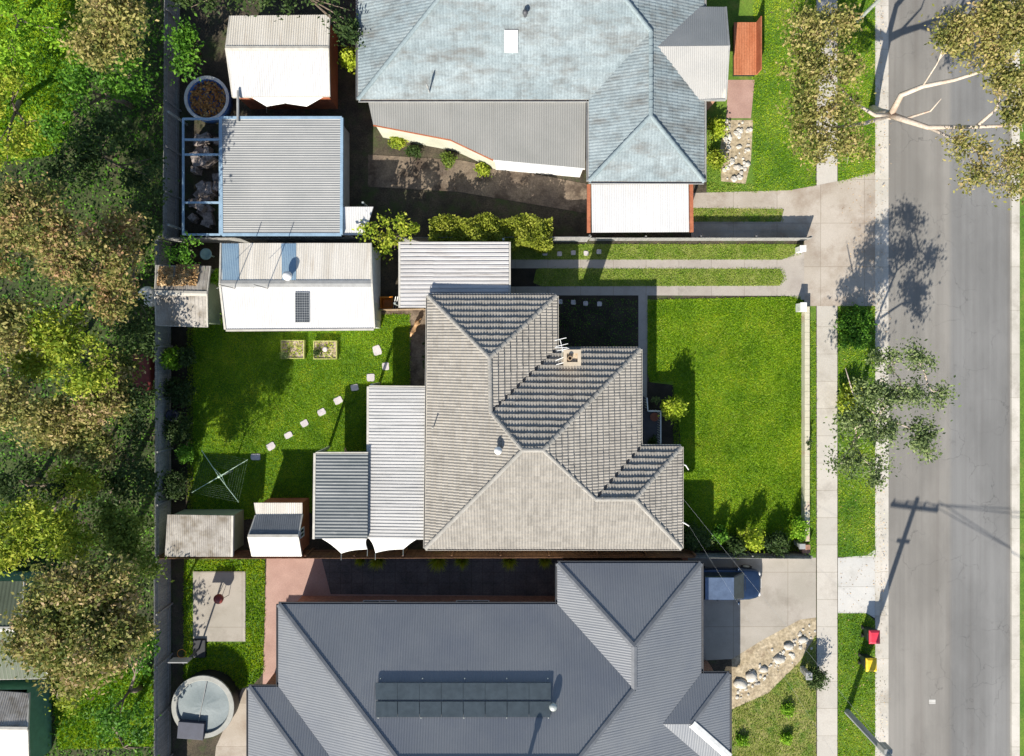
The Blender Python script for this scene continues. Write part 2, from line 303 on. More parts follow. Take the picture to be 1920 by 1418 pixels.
M['g_back'] = leafmat('grass_blades_back', [(0.07, 0.18, 0.004), (0.2, 0.38, 0.006), (0.36, 0.52, 0.012), (0.56, 0.6, 0.04)], 0.6, 0.35)
M['g_dry'] = leafmat('grass_blades_dry', [(0.12, 0.26, 0.01), (0.28, 0.4, 0.03), (0.46, 0.48, 0.13)], 1.2, 0.25)
M['lf_bright'] = leafmat('leaves_bright_green', [(0.1, 0.24, 0.01), (0.22, 0.42, 0.02), (0.38, 0.55, 0.04)], 1.2)
M['lf_lime'] = leafmat('leaves_lime', [(0.22, 0.32, 0.015), (0.4, 0.5, 0.03), (0.56, 0.6, 0.08)], 1.2)
M['lf_hedge'] = leafmat('leaves_hedge', [(0.13, 0.17, 0.012), (0.27, 0.31, 0.03), (0.42, 0.43, 0.07)], 0.9)
M['lf_green'] = leafmat('leaves_green', [(0.035, 0.11, 0.01), (0.09, 0.23, 0.018), (0.18, 0.36, 0.03)], 1.0)
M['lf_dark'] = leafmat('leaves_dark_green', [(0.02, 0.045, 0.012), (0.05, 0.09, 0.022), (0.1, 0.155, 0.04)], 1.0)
M['lf_khaki'] = leafmat('leaves_khaki', [(0.1, 0.13, 0.03), (0.25, 0.25, 0.06), (0.4, 0.36, 0.12), (0.52, 0.39, 0.18)], 0.8)
M['lf_olive'] = leafmat('leaves_olive', [(0.06, 0.1, 0.015), (0.14, 0.21, 0.03), (0.27, 0.34, 0.06)], 0.8)
M['lf_brown'] = leafmat('leaves_brown_olive', [(0.08, 0.11, 0.025), (0.2, 0.22, 0.05), (0.35, 0.29, 0.1), (0.52, 0.31, 0.17)], 0.8)
M['lf_pink'] = leafmat('leaves_pinkish', [(0.08, 0.12, 0.025), (0.21, 0.24, 0.05), (0.38, 0.33, 0.11), (0.55, 0.39, 0.22)], 0.8)
M['lf_grey'] = leafmat('leaves_grey_green', [(0.07, 0.11, 0.04), (0.17, 0.23, 0.08), (0.33, 0.4, 0.15)], 0.9)
M['lf_yellow'] = leafmat('leaves_yellow_green', [(0.12, 0.2, 0.012), (0.3, 0.38, 0.03), (0.52, 0.52, 0.07)], 0.9)

# ------------------------------------------------------------------ ground and paving
def sheet(name, pts, z, m, label, cat='ground', kind='structure'):
    mb = MB(); mb.poly([(p[0], p[1], z) for p in PP(pts, z)]); o = mb.build(name, m); return tag(o, label, cat, kind=kind)
def block(name, pts, z0, z1, m, label, cat='ground', kind='structure'):
    mb = MB(); q = PP(pts, z1); mb.prism(q if area(q) > 0 else q[::-1], z0, z1); o = mb.build(name, m); return tag(o, label, cat, kind=kind)
def area(q): return 0.5 * sum(q[i][0] * q[(i + 1) % len(q)][1] - q[(i + 1) % len(q)][0] * q[i][1] for i in range(len(q)))
def rect(x0, y0, x1, y1): return [(x0, y0), (x1, y0), (x1, y1), (x0, y1)]

mb = MB(); mb.poly([(-900, -900, -0.15), (900, -900, -0.15), (900, 900, -0.15), (-900, 900, -0.15)])
tag(mb.build('ground', M['under']), 'dark green-brown ground reaching away under everything', 'ground', kind='structure')
block('ground', rect(-1400, -1400, 1641, 2800), -0.1, 0.09, M['soil'], 'bare brown soil of the yards left of the road', 'ground')
sheet('road', rect(1655, -1400, 1900, 2800), 0.0, M['asphalt'], 'straight grey asphalt street running down the right side', 'road')
block('kerb', rect(1641, -1400, 1650, 2800), -0.05, 0.12, M['kerb'], 'pale concrete kerb on the house side of the street', 'kerb')
sheet('gutter_channel', rect(1650, -1400, 1666, 2800), 0.008, M['kerb'], 'pale concrete channel along the near kerb', 'kerb')
block('kerb', rect(1897, -1400, 1912, 2800), -0.05, 0.12, M['kerb'], 'pale concrete kerb on the far right side of the street', 'kerb')
block('verge', rect(1912, -1400, 3300, 2800), -0.05, 0.10, M['verge'], 'grassy verge beyond the far right kerb', 'verge')

Z = 0.104
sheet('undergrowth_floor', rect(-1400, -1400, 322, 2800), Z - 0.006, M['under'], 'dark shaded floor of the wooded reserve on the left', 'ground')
lawn_res1 = [(-120, -120), (150, -120), (165, 120), (110, 290), (-120, 320)]
lawn_res2 = [(95, 1265), (285, 1250), (290, 1400), (110, 1405)]
sheet('lawn', lawn_res1, Z, M['lawn'], 'bright yellow-green grass clearing in the top left corner', 'lawn')
sheet('lawn', lawn_res2, Z, M['lawn'], 'bright grass patch near the bottom left green-walled shed', 'lawn')
back_lawn = [(352, 600), (770, 588), (770, 722), (700, 722), (700, 960), (600, 960), (352, 985)]
sheet('lawn', back_lawn, Z, M['lawn_back'], 'vivid green back lawn with stepping stones and clothes hoist', 'lawn')
sheet('path', rect(768, 584, 806, 724), Z + 0.006, M['brownpath'], 'brown concrete path beside the rear wall of the tiled house', 'path')
sheet('path', rect(700, 560, 800, 590), Z + 0.003, M['brownpath'], 'dark paved gap between the white shed and the carport', 'path')
front_lawn = [(1232, 562), (1500, 556), (1510, 575), (1508, 1034), (1260, 1030), (1260, 850), (1214, 700), (1214, 562)]
sheet('lawn', front_lawn, Z, M['lawn'], 'wide vivid green front lawn of the tiled house', 'lawn')
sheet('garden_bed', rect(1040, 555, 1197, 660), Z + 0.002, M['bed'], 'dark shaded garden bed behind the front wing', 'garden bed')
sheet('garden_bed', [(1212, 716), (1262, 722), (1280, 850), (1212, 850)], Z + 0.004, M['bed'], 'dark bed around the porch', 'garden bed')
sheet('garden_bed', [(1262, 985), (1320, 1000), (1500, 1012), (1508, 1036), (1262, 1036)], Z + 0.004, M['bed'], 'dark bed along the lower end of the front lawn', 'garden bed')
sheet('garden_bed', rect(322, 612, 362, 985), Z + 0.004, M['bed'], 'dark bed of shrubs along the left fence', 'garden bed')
up_strip = [(950, 458), (1500, 458), (1500, 478), (1475, 484), (1465, 487), (950, 487)]
sheet('lawn', up_strip, Z, M['strip'], 'mottled yellow-green grass strip above the driveway', 'lawn')
sheet('driveway', [(800, 487), (1466, 487), (1480, 482), (1500, 470), (1522, 470), (1522, 562), (1500, 562), (1480, 555), (1200, 554), (800, 554), (800, 538), (1462, 536), (1470, 519), (1462, 504), (800, 503)], Z + 0.002, M['path'], 'pair of concrete driveway strips joined at the street end', 'driveway')
med = [(1005, 506), (1015, 503)] + [(1455, 503)] + [(1460 + 13 * math.sin(math.pi * k / 8), 519.5 - 16.5 * math.cos(math.pi * k / 8)) for k in range(9)] + [(1015, 537), (1000, 530)]
sheet('lawn', med, Z, M['strip'], 'long grass median between the two driveway strips', 'lawn')
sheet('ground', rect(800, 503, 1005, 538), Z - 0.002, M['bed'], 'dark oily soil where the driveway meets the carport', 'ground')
sheet('path', [(1197, 552), (1214, 552), (1213, 760), (1197, 760)], Z + 0.008, M['path'], 'narrow concrete path from driveway to porch', 'path')
# footpath, crossings and verges
sheet('footpath', [(1530, -1400), (1570, -1400), (1570, 1418), (1572, 2800), (1532, 2800), (1532, 1418)], Z + 0.006, M['foot'], 'pale concrete footpath running parallel to the street', 'footpath')
sheet('verge', rect(1571, 574, 1641, 1044), Z + 0.002, M['verge'], 'grass verge between footpath and street, opposite the front lawn', 'verge')
sheet('verge', [(1571, 1150), (1625, 1150), (1641, 1165), (1641, 2800), (1571, 2800)], Z + 0.002, M['verge'], 'lower grass verge where the power pole stands', 'verge')
sheet('verge', [(1571, -1400), (1641, -1400), (1641, 326), (1571, 345)], Z + 0.002, M['verge'], 'upper grass verge below the eucalyptus', 'verge')
sheet('verge', rect(1508, 560, 1530, 1046), Z + 0.0025, M['verge'], 'thin grass strip outside the low front wall', 'verge')
sheet('driveway', [(1296, 362), (1480, 357), (1530, 348), (1590, 336), (1642, 322), (1642, 574), (1508, 574), (1508, 452), (1515, 446), (1296, 446), (1296, 416), (1464, 416), (1470, 392), (1296, 390)], Z + 0.009, M['apron'], 'wide shared concrete crossing between the two driveways and the street', 'driveway')
sheet('lawn', rect(1296, 390, 1468, 416), Z + 0.001, M['dry'], 'short strip of dry grass between the upper driveway strips', 'lawn')
sheet('driveway', [(1571, 1046), (1625, 1042), (1642, 1030), (1642, 1160), (1625, 1150), (1571, 1150)], Z + 0.004, M['white_conc'], 'nearly white concrete crossing above the wheelie bins', 'driveway')
sheet('driveway', [(1286, 1046), (1530, 1046), (1530, 1160), (1500, 1165), (1430, 1200), (1372, 1236), (1286, 1240)], Z + 0.002, M['drive_b'], 'grey-beige concrete driveway where the blue car is parked', 'driveway')
sheet('garden_bed', [(1372, 1236), (1430, 1200), (1500, 1162), (1530, 1158), (1530, 1190), (1500, 1240), (1440, 1300), (1372, 1330)], Z + 0.003, M['gravel'], 'sandy gravel bed dotted with pale rocks beside the lower driveway', 'garden bed')
sheet('lawn', [(1346, 1330), (1372, 1330), (1440, 1300), (1500, 1240), (1530, 1190), (1530, 1600), (1346, 1600)], Z + 0.002, M['dry'], 'yellowed front lawn of the lower house', 'lawn')
# upper neighbour yard
sheet('lawn', [(1325, -300), (1529, -300), (1529, 348), (1480, 357), (1325, 361)], Z + 0.001, M['verge'], 'front lawn of the blue-roofed house', 'lawn')
sheet('garden_bed', [(1360, 225), (1412, 225), (1408, 300), (1398, 345), (1352, 340), (1350, 280)], Z + 0.004, M['gravel'], 'pale rocky garden bed in front of the blue-roofed house', 'garden bed')
sheet('path', [(1365, 150), (1415, 150), (1408, 222), (1362, 222)], Z + 0.006, M['pinkpave'], 'pink paved landing below the red deck', 'path')
sheet('path', [(690, 290), (860, 300), (1100, 345), (1100, 400), (860, 360), (690, 350)], Z + 0.004, M['brownpath'], 'long brown yard path below the grey lean-to roof', 'path')
# lower neighbour yard
sheet('lawn', [(345, 1040), (497, 1040), (495, 1260), (470, 1290), (345, 1290)], Z + 0.001, M['verge'], 'lower back lawn around the concrete slab', 'lawn')
sheet('path', [(500, 1040), (1060, 1040), (1060, 1150), (535, 1150), (530, 1300), (492, 1300)], Z + 0.003, M['pinkpave'], 'pinkish paving wrapping the dark metal-roofed house', 'path')
sheet('path', [(600, 1036), (1060, 1036), (1060, 1118), (620, 1114)], Z + 0.006, M['shadepave'], 'paving coloured dark grey-brown for the shade between the brown fence and the slate-roofed house', 'path')
sheet('path', [(455, 1290), (475, 1290), (462, 1600), (385, 1600), (405, 1400)], Z + 0.002, M['apron'], 'sandy path beside the round pool', 'path')
sheet('path', rect(1060, 1036, 1290, 1062), Z + 0.003, M['reddeck'], 'terracotta coloured paving strip along the lower boundary', 'path')
block('slab', rect(362, 1072, 460, 1203), 0.1, 0.17, M['drive_b'], 'pale rectangular concrete slab on the lower back lawn', 'slab')

# ------------------------------------------------------------------ grass blades
def inpoly(pts, X, Y):
    inside = np.zeros(len(X), bool); n = len(pts)
    for i in range(n):
        x0, y0 = pts[i][:2]; x1, y1 = pts[(i + 1) % n][:2]
        if y0 == y1: continue
        c = ((y0 > Y) != (y1 > Y)) & (X < (x1 - x0) * (Y - y0) / (y1 - y0) + x0); inside ^= c
    return inside
def grass(polys, dens, m, label, holes=(), h=0.065, wd=0.018, zg=Z, patch=None):
    VV = []
    for pl in polys:
        q = [p[:2] for p in PP(pl, zg)]
        xs = [p[0] for p in q]; ys = [p[1] for p in q]
        n = int((max(xs) - min(xs)) * (max(ys) - min(ys)) * dens)
        X = rng.uniform(min(xs), max(xs), n); Y = rng.uniform(min(ys), max(ys), n)
        k = inpoly(q, X, Y)
        for hl in holes: k &= ~inpoly([p[:2] for p in PP(hl, zg)], X, Y)
        X = X[k]; Y = Y[k]; n = len(X); X = X + rng.normal(0, .03, n); Y = Y + rng.normal(0, .03, n)
        if patch is not None:
            kk = (np.sin(X * 1.7 + 2 * np.sin(Y * .9)) + np.sin(Y * 1.3 + 1.7 * np.sin(X * .7)) + rng.normal(0, .5, n)) > patch; X = X[kk]; Y = Y[kk]; n = len(X)
        a = rng.uniform(0, 2 * np.pi, n); l = rng.uniform(0.5, 1.3, n) * h; b = rng.uniform(0, 2 * np.pi, n); ln = rng.uniform(0.2, 1.1, n) * h
        ca, sa = np.cos(a) * wd, np.sin(a) * wd
        V = np.stack([np.stack([X - ca, Y - sa, np.full(n, zg)], 1), np.stack([X + ca, Y + sa, np.full(n, zg)], 1),
                      np.stack([X + np.cos(b) * ln, Y + np.sin(b) * ln, zg + l], 1)], 1)
        VV.append(V.reshape(-1, 3))
    V = np.concatenate(VV); F = np.arange(len(V)).reshape(-1, 3)
    return tag(np_obj('grass', V, F, m), label, 'grass', kind='stuff')

STONES = [(707, 657, 15, 18, .3), (723, 687, 13, 14, .1), (695, 708, 15, 14, 0), (665, 727, 14, 12, .2), (634, 751, 16, 13, .5), (603, 773, 15, 12, .5), (571, 794, 14, 12, .5), (541, 816, 15, 11, .5), (508, 837, 16, 13, .6), (479, 857, 18, 12, 0)]
PLANT = [(527, 638, 571, 673), (588, 639, 632, 674)]
holes = [[(x - w_ / 2 - 1, y - h_ / 2 - 1), (x + w_ / 2 + 1, y - h_ / 2 - 1), (x + w_ / 2 + 1, y + h_ / 2 + 1), (x - w_ / 2 - 1, y + h_ / 2 + 1)] for x, y, w_, h_, r in STONES]
holes += [rect(a, b, c, d) for a, b, c, d in PLANT]
grass([front_lawn], 1100, M['g_lawn'], 'short vivid blades of the front lawn', holes=[rect(1200, 716, 1262, 850)])
grass([front_lawn], 260, M['g_dry'], 'paler and drier tufts in patches of the front lawn', holes=[rect(1200, 716, 1262, 850)], h=0.085, patch=0.7)
grass([back_lawn], 200, M['g_dry'], 'paler tufts in patches of the back lawn', holes=holes, h=0.085, patch=0.9)
grass([back_lawn], 900, M['g_back'], 'short vivid blades of the back lawn', holes=holes)
grass([up_strip, med, rect(1296, 390, 1468, 416)], 700, M['g_dry'], 'mottled yellow-green blades along the driveway strips', h=0.06)
grass([rect(1571, 574, 1641, 1044), [(1571, 1150), (1625, 1150), (1641, 1165), (1641, 1440), (1571, 1440)], [(1571, -20), (1641, -20), (1641, 326), (1571, 345)], [(1412, -20), (1529, -20), (1529, 348), (1480, 357), (1412, 361)], rect(1508, 600, 1530, 1040)], 500, M['g_lawn'], 'blades of the street verges', h=0.08)
grass([[(1346, 1330), (1372, 1330), (1440, 1300), (1500, 1240), (1530, 1190), (1530, 1440), (1346, 1440)], rect(1325, 225, 1350, 361), rect(1325, 345, 1412, 361)], 400, M['g_dry'], 'dry blades of the lower front lawn', h=0.08)
grass([lawn_res1, lawn_res2, [(345, 1050), (497, 1050), (495, 1260), (470, 1290), (345, 1290)]], 500, M['g_back'], 'blades of the clearings on the left side', h=0.12, wd=0.025, holes=[rect(360, 1070, 462, 1206)])

# ------------------------------------------------------------------ roofs
def fitplane(pts):
    A = np.array([[p[0], p[1], 1] for p in pts]); z = np.array([p[2] for p in pts])
    return np.linalg.lstsq(A, z, rcond=None)[0]
def roof_face(mb, pts, kind='tile', pitch=0.15, depth=0.03, course=0.33, vdir=None, lift=0.0, lip=0.085):
    """real relief over one roof plane: tile courses, corrugation or ribs, cut to the outline"""
    a, b, c = fitplane(pts)
    pts = [Vector((p[0], p[1], a * p[0] + b * p[1] + c)) for p in pts]
    nrm = Vector((-a, -b, 1)).normalized()
    if vdir is None: v = Vector((a, b, 0)).normalized()
    else: v = Vector((vdir[0], vdir[1], 0)).normalized()
    v = (v - nrm * v.dot(nrm)).normalized(); u = v.cross(nrm).normalized()
    o = pts[0]
    us = [(p - o).dot(u) for p in pts]; vs = [(p - o).dot(v) for p in pts]
    u0, u1, v0, v1 = min(us) - 0.1, max(us) + 0.1, min(vs), max(vs)
    if kind == 'tile': prof = [0, 0.55, 1.0, 0.55]
    elif kind == 'corr': prof = [0, 0.85, 1.0, 0.15]
    elif kind == 'pan': prof = [0, 0, 1, 1, 1, .97, 1]
    else: prof = [0, 0, 0, 0, 1, 1]
    sub = len(prof); step = pitch / sub; nu = int((u1 - u0) / step) + 2
    U = u0 + np.arange(nu) * step
    if kind == 'rib':
        fr = np.tile([0, .25, .5, .74, .8, .94], nu // sub + 1)[:nu]; U = u0 + (np.arange(nu) // sub + fr) * pitch
    H = np.tile(prof, nu // sub + 1)[:nu] * depth
    rows = []
    if kind == 'tile':
        nc = int((v1 - v0) / course) + 2
        for i in range(nc):
            tid = (np.arange(nu) // (2 * sub)); jit = rng.uniform(-0.006, 0.006, tid.max() + 1)[tid]; jv = rng.uniform(-0.012, 0.012, tid.max() + 1)[tid]
            rows.append((v0 - 0.02 + i * course + jv, H + lip + jit)); rows.append((v0 - 0.02 + (i + 1) * course + np.zeros(nu), H * 0.9))
    else:
        nr = max(1, int((v1 - v0) / 1.5))
        for i in range(nr + 1): rows.append((np.full(nu, v0 - 0.05 + (v1 - v0 + 0.1) * i / nr), H + rng.uniform(-0.002, 0.002, nu)))
    bm = bmesh.new(); grid = []
    for vv, hh in rows:
        pw = np.array(o)[None] + U[:, None] * np.array(u)[None] + vv[:, None] * np.array(v)[None] + (hh + lift)[:, None] * np.array(nrm)[None]
        grid.append([bm.verts.new(p) for p in pw])
    for i in range(len(rows) - 1):
        for j in range(nu - 1): bm.faces.new((grid[i][j], grid[i][j + 1], grid[i + 1][j + 1], grid[i + 1][j]))
    cen = sum((p for p in pts), Vector()) / len(pts)
    for i in range(len(pts)):
        p, q = pts[i], pts[(i + 1) % len(pts)]
        e = (q - p)
        if e.length < 1e-4: continue
        n2 = e.cross(nrm).normalized()
        if (cen - p).dot(n2) > 0: n2 = -n2
        bmesh.ops.bisect_plane(bm, geom=bm.verts[:] + bm.edges[:] + bm.faces[:], dist=1e-5, plane_co=p, plane_no=n2, clear_outer=True)
    bm.verts.index_update()
    mb.add([tuple(x.co) for x in bm.verts], [tuple(x.index for x in f.verts) for f in bm.faces]); bm.free()
    return pts
def deck(mb, pts, t=0.05, drop=0.03):
    mb.slab([(p[0], p[1], p[2] - drop) for p in pts], t)
def capline(mb, a, b, r=0.095, seg=0.36):
    a, b = Vector(a), Vector(b); L = (b - a).length; n = max(1, int(L / seg)); d = (b - a) / n
    dn = d.normalized(); s = dn.cross(Vector((0, 0, 1))).normalized(); up = s.cross(dn)
    for i in range(n):
        p, q = a + d * i, a + d * (i + 1.06)
        vs = []
        for pt, rr, lift in ((p, r * 1.12, 0.03), (q, r, 0.012)):
            for k in range(6):
                t = math.pi * k / 5; vs.append(pt + s * math.cos(t) * rr * 1.1 + up * (math.sin(t) * rr * 0.75 + lift))
        mb.add(vs, [(k, k + 1, 7 + k, 6 + k) for k in range(5)] + [(0, 1, 2, 3, 4, 5), (11, 10, 9, 8, 7, 6)])
def gutterline(mb, pts, w_=0.1, h=0.1, close=True):
    n = len(pts)
    for i in range(n if close else n - 1):
        a, b = Vector(pts[i]), Vector(pts[(i + 1) % n]); d = b - a; L = d.length
        if L < 0.02: continue
        c = (a + b) / 2; rz = math.atan2(d.y, d.x); nn = Vector((-d.y, d.x, 0)).normalized()
        for off, hh, ww, zz in ((0.0, 0.01, w_ / 2, -h + 0.01), (w_ / 2 - 0.008, h / 2, 0.008, -h / 2)):
            cc = c + nn * (w_ / 2 - 0.0 if off == 0 else w_) ; mb.obox((cc.x, cc.y, c.z + zz), (L / 2 + 0.0, ww, hh), rz)
def hip(z0, k, plan): return z0 + k * plan

def inset(pts, d):
    n = len(pts); out = []
    for i in range(n):
        a, b, c = Vector(pts[i - 1][:2]), Vector(pts[i][:2]), Vector(pts[(i + 1) % n][:2])
        e1 = (b - a).normalized(); e2 = (c - b).normalized()
        n1 = Vector((-e1.y, e1.x)); n2 = Vector((-e2.y, e2.x))
        m = (n1 + n2); m = m / max(0.2, m.dot(n1)); out.append((b.x + m.x * d, b.y + m.y * d))
    return out
def window(parent, x, y, z, wd, ht, ax, out):
    """a window in a wall: ax 'x' wall runs along x, out = +1/-1 facing"""
    f = MB(); g = MB()
    if ax == 'x':
        f.box(x - wd / 2, y - 0.03, z, x + wd / 2, y + 0.03, z + 0.07).box(x - wd / 2, y - 0.03, z + ht - 0.07, x + wd / 2, y + 0.03, z + ht)
        f.box(x - wd / 2, y - 0.03, z + 0.07, x - wd / 2 + 0.07, y + 0.03, z + ht - 0.07).box(x + wd / 2 - 0.07, y - 0.03, z + 0.07, x + wd / 2, y + 0.03, z + ht - 0.07)
        f.box(x - 0.03, y - 0.03, z + 0.07, x + 0.03, y + 0.03, z + ht - 0.07)
        g.box(x - wd / 2 + 0.05, y - 0.012, z + 0.05, x + wd / 2 - 0.05, y + 0.012, z + ht - 0.05)
    else:
        f.box(x - 0.03, y - wd / 2, z, x + 0.03, y + wd / 2, z + 0.07).box(x - 0.03, y - wd / 2, z + ht - 0.07, x + 0.03, y + wd / 2, z + ht)
        f.box(x - 0.03, y - wd / 2, z + 0.07, x + 0.03, y - wd / 2 + 0.07, z + ht - 0.07).box(x - 0.03, y + wd / 2 - 0.07, z + 0.07, x + 0.03, y + wd / 2, z + ht - 0.07)
        f.box(x - 0.03, y - 0.03, z + 0.07, x + 0.03, y + 0.03, z + ht - 0.07)
        g.box(x - 0.012, y - wd / 2 + 0.05, z + 0.05, x + 0.012, y + wd / 2 - 0.05, z + ht - 0.05)
    fo = f.build('window', M['white'], parent); g.build('pane', M['glass'], fo); return fo

# ---- main house (tiled)
h = thing('tiled_house', 'house with beige tiled hip roof and cream gutters in the middle of the picture', 'house', P(980, 842, 0.1))
E, ZW, ZM, ZF = 2.8, 4.19, 4.93, 3.86
nw, ne, a1, a2, b1, b2, se, sw = P(803, 555, E), P(1043, 555, E), P(1043, 655, E), P(1200, 655, E), P(1200, 838, E), P(1277, 838, E), P(1277, 1028, E), P(798, 1028, E)
w1, w2 = P(918, 671, ZW), P(920, 773, ZW); m1, m2 = P(980, 844, ZM), P(1018, 844, ZM); f1, f2 = P(1116, 936, ZF), P(1190, 936, ZF)
eaves = [nw, ne, a1, a2, b1, b2, se, sw]
faces = [[nw, ne, w1], [ne, a1, w2, w1], [a1, a2, m2, m1, w2], [a2, b1, f1, m2], [b1, b2, f2, f1], [b2, se, f2], [se, sw, m1, m2]]
faces += [[se, m2, f1, f2]] 
faces[6] = [sw, (f1[0], sw[1], E), f1, m2, m1]; faces[7] = [(f1[0], sw[1], E), se, f2, f1]
mb = MB(); dk = MB()
for fc in faces: roof_face(mb, fc); deck(dk, fc)
# west face is L-shaped: cut in two
wA = [nw, w1, w2, (nw[0] * 0.82 + sw[0] * 0.18, w2[1], E)]; wB = [(nw[0] * 0.82 + sw[0] * 0.18, w2[1], E), w2, m1, sw]
wplane = fitplane([nw, sw, m1, w1, w2])
def onpl(p, pl): return (p[0], p[1], pl[0] * p[0] + pl[1] * p[1] + pl[2])
wz = [onpl(p, wplane) for p in (nw, w1, w2, wA[3])]; roof_face(mb, wz); deck(dk, wz)
wz = [onpl(p, wplane) for p in (wA[3], w2, m1, sw)]; roof_face(mb, wz); deck(dk, wz)
roof = mb.build('roof', M['tile'], h); dk.build('roof_deck', M['timber'], roof)
cp = MB()
for p, q in ((nw, w1), (ne, w1), (w2, w1), (w2, m1), (a2, m2), (m1, m2), (sw, m1), (f1, m2), (f1, f2), (b2, f2), (se, f2)):
    p_, q_ = Vector(p) + Vector((0, 0, 0.02)), Vector(q) + Vector((0, 0, 0.02)); 
    if (p, q) == (f1, m2): capline(cp, p_, q_, 0.08)
    else: capline(cp, p_, q_)
cp.build('ridge_cap', M['tile_cap'], roof)
for p, q in ((a1, w2), (b1, f1)):
    vl = MB(); d = (Vector(q) - Vector(p)); c = (Vector(p) + Vector(q)) / 2; s = d.cross(Vector((0, 0, 1))).normalized() * 0.055
    zz = Vector((0, 0, 0.095)); vl.poly([Vector(p) - s + zz, Vector(q) - s + zz, Vector(q) + s + zz, Vector(p) + s + zz])
    vl.build('valley_flashing', M['dark'], roof)
gt = MB(); gutterline(gt, [(p[0], p[1], E + 0.03) for p in eaves], 0.11, 0.11); gt.build('gutter', M['gutter'], h)
wl = MB(); ee = [Vector(p) for p in eaves][::-1]; wp = inset(ee, 0.5); wl.prism(wp, 0.1, 2.66); wl.build('wall', M['off'], h)
sf = MB(); sf.prism(inset(ee, 0.02), 2.665, 2.69); sf.build('soffit', M['white'], h)
x_, y_, _ = P(1277, 933, E); window(h, x_ - 0.5, y_, 0.9, 2.0, 1.3, 'y', 1)
x_, y_, _ = P(1200, 700, E); window(h, x_ - 0.5, y_, 0.9, 1.6, 1.3, 'y', 1)
x_, y_, _ = P(1100, 655, E); window(h, x_ + 0.9, y_ - 0.5, 0.9, 1.5, 1.2, 'x', 1)
x_, y_, _ = P(930, 1028, E); window(h, x_, y_ + 0.5, 0.9, 1.8, 1.2, 'x', -1); window(h, x_ + 5, y_ + 0.5, 0.9, 1.4, 1.2, 'x', -1)
d = MB(); x_, y_, _ = P(1200, 800, E); d.box(x_ - 0.54, y_ - 0.45, 0.3, x_ - 0.48, y_ + 0.45, 2.35); dd = d.build('door', M['maroon'], h)
k = MB(); k.ball((x_ - 0.44, y_ + 0.35, 1.3), 0.035); k.build('handle', M['galv'], dd)
# chimney
c0 = P(1073, 671, 5.25); ch = MB(); ch.box(c0[0] - 0.36, c0[1] - 0.3, 2.9, c0[0] + 0.36, c0[1] + 0.3, 5.12)
chim = ch.build('chimney', surf('chimney_brick', (0.42, 0.33, 0.22), (0.52, 0.43, 0.31), 4, 0.9, 8, 0.3), h)
cc = MB(); 
for k in (-1, 1):
    cc.box(c0[0] - 0.42, c0[1] + k * 0.3 - 0.09, 5.123, c0[0] + 0.42, c0[1] + k * 0.3 + 0.09, 5.25)
    cc.box(c0[0] + k * 0.34 - 0.08, c0[1] - 0.21, 5.123, c0[0] + k * 0.34 + 0.08, c0[1] + 0.21, 5.25)
cc.build('chimney_cap', flat('chimney_cap_tan', (0.5, 0.42, 0.31), .9), chim)
ct = MB(); ct.lathe((c0[0] - 0.12, c0[1] - 0.02, 5.12), [(0.13, 0), (0.11, 0.3), (0.08, 0.3), (0.08, 0.02)], 14, False); ct.build('chimney_pot', M['timber'], chim)
# antenna
mb = MB(); q = P(1054, 655, 5.9); mb.tube([(c0[0] - 0.38, c0[1] - 0.1, 3.6), (q[0], q[1], 5.9)], 0.022, 0.018, 6); an = mb.build('tv_antenna', M['galv'], h)
mb = MB(); mb.tube([P(1050, 636, 6.0), P(1056, 660, 5.95)], 0.018, n=6); mb.build('boom', M['white'], an)
for (xa, ya, xb, yb) in ((1040, 638.5, 1062, 633.5), (1042, 650, 1065, 644.5), (1044, 658, 1067, 653.5), (1040, 652, 1064, 652)):
    mb = MB(); mb.tube([P(xa, ya, 6.0), P(xb, yb, 6.0)], 0.017, n=6); mb.build('crossbar', M['white'], an)
mb = MB(); mb.tube([P(1042, 676, 4.3), P(1062, 668, 4.6)], 0.02, n=6).tube([P(1043, 684, 4.2), P(1064, 678, 4.5)], 0.02, n=6); mb.build('bracket', M['white'], an)
# whirly vent, vent pipe
def roofz(x, y, pl): return pl[0] * x + pl[1] * y + pl[2]
def vent(name, label, px, py, pl, r, ht, m, body=None, par=None):
    x, y, _ = P(px, py, roofz(*P(px, py, 3.6)[:2], pl) + ht); zb = roofz(x, y, pl)
    a = MB(); a.lathe((x, y, zb - 0.25), [(r * 0.6, 0), (r * 0.6, 0.25 + ht * 0.5)], 16); t = a.build(name, body or m, par or h); t['label'] = label
    b = MB(); b.lathe((x, y, zb + ht * 0.5), [(r * 0.7, 0.0), (r, ht * 0.15), (r * 0.95, ht * 0.35), (r * 0.5, ht * 0.5), (0.02, ht * 0.55)], 20); b.build('cowl', m, t, True)
vent('roof_vent', 'white round cowl vent on the left slope of the beige tiled roof', 934, 846, wplane, 0.2, 0.55, M['white'], M['galv'])
mb = MB(); x, y, _ = P(813, 800, 3.1); zb = roofz(x, y, wplane); mb.tube([(x, y, zb - 0.1), (x, y, zb + 0.62)], 0.03, n=8); mb.lathe((x, y, zb + 0.62), [(0.05, 0), (0.05, 0.05), (0.01, 0.08)], 10); mb.build('vent_pipe', M['gutter'], h)

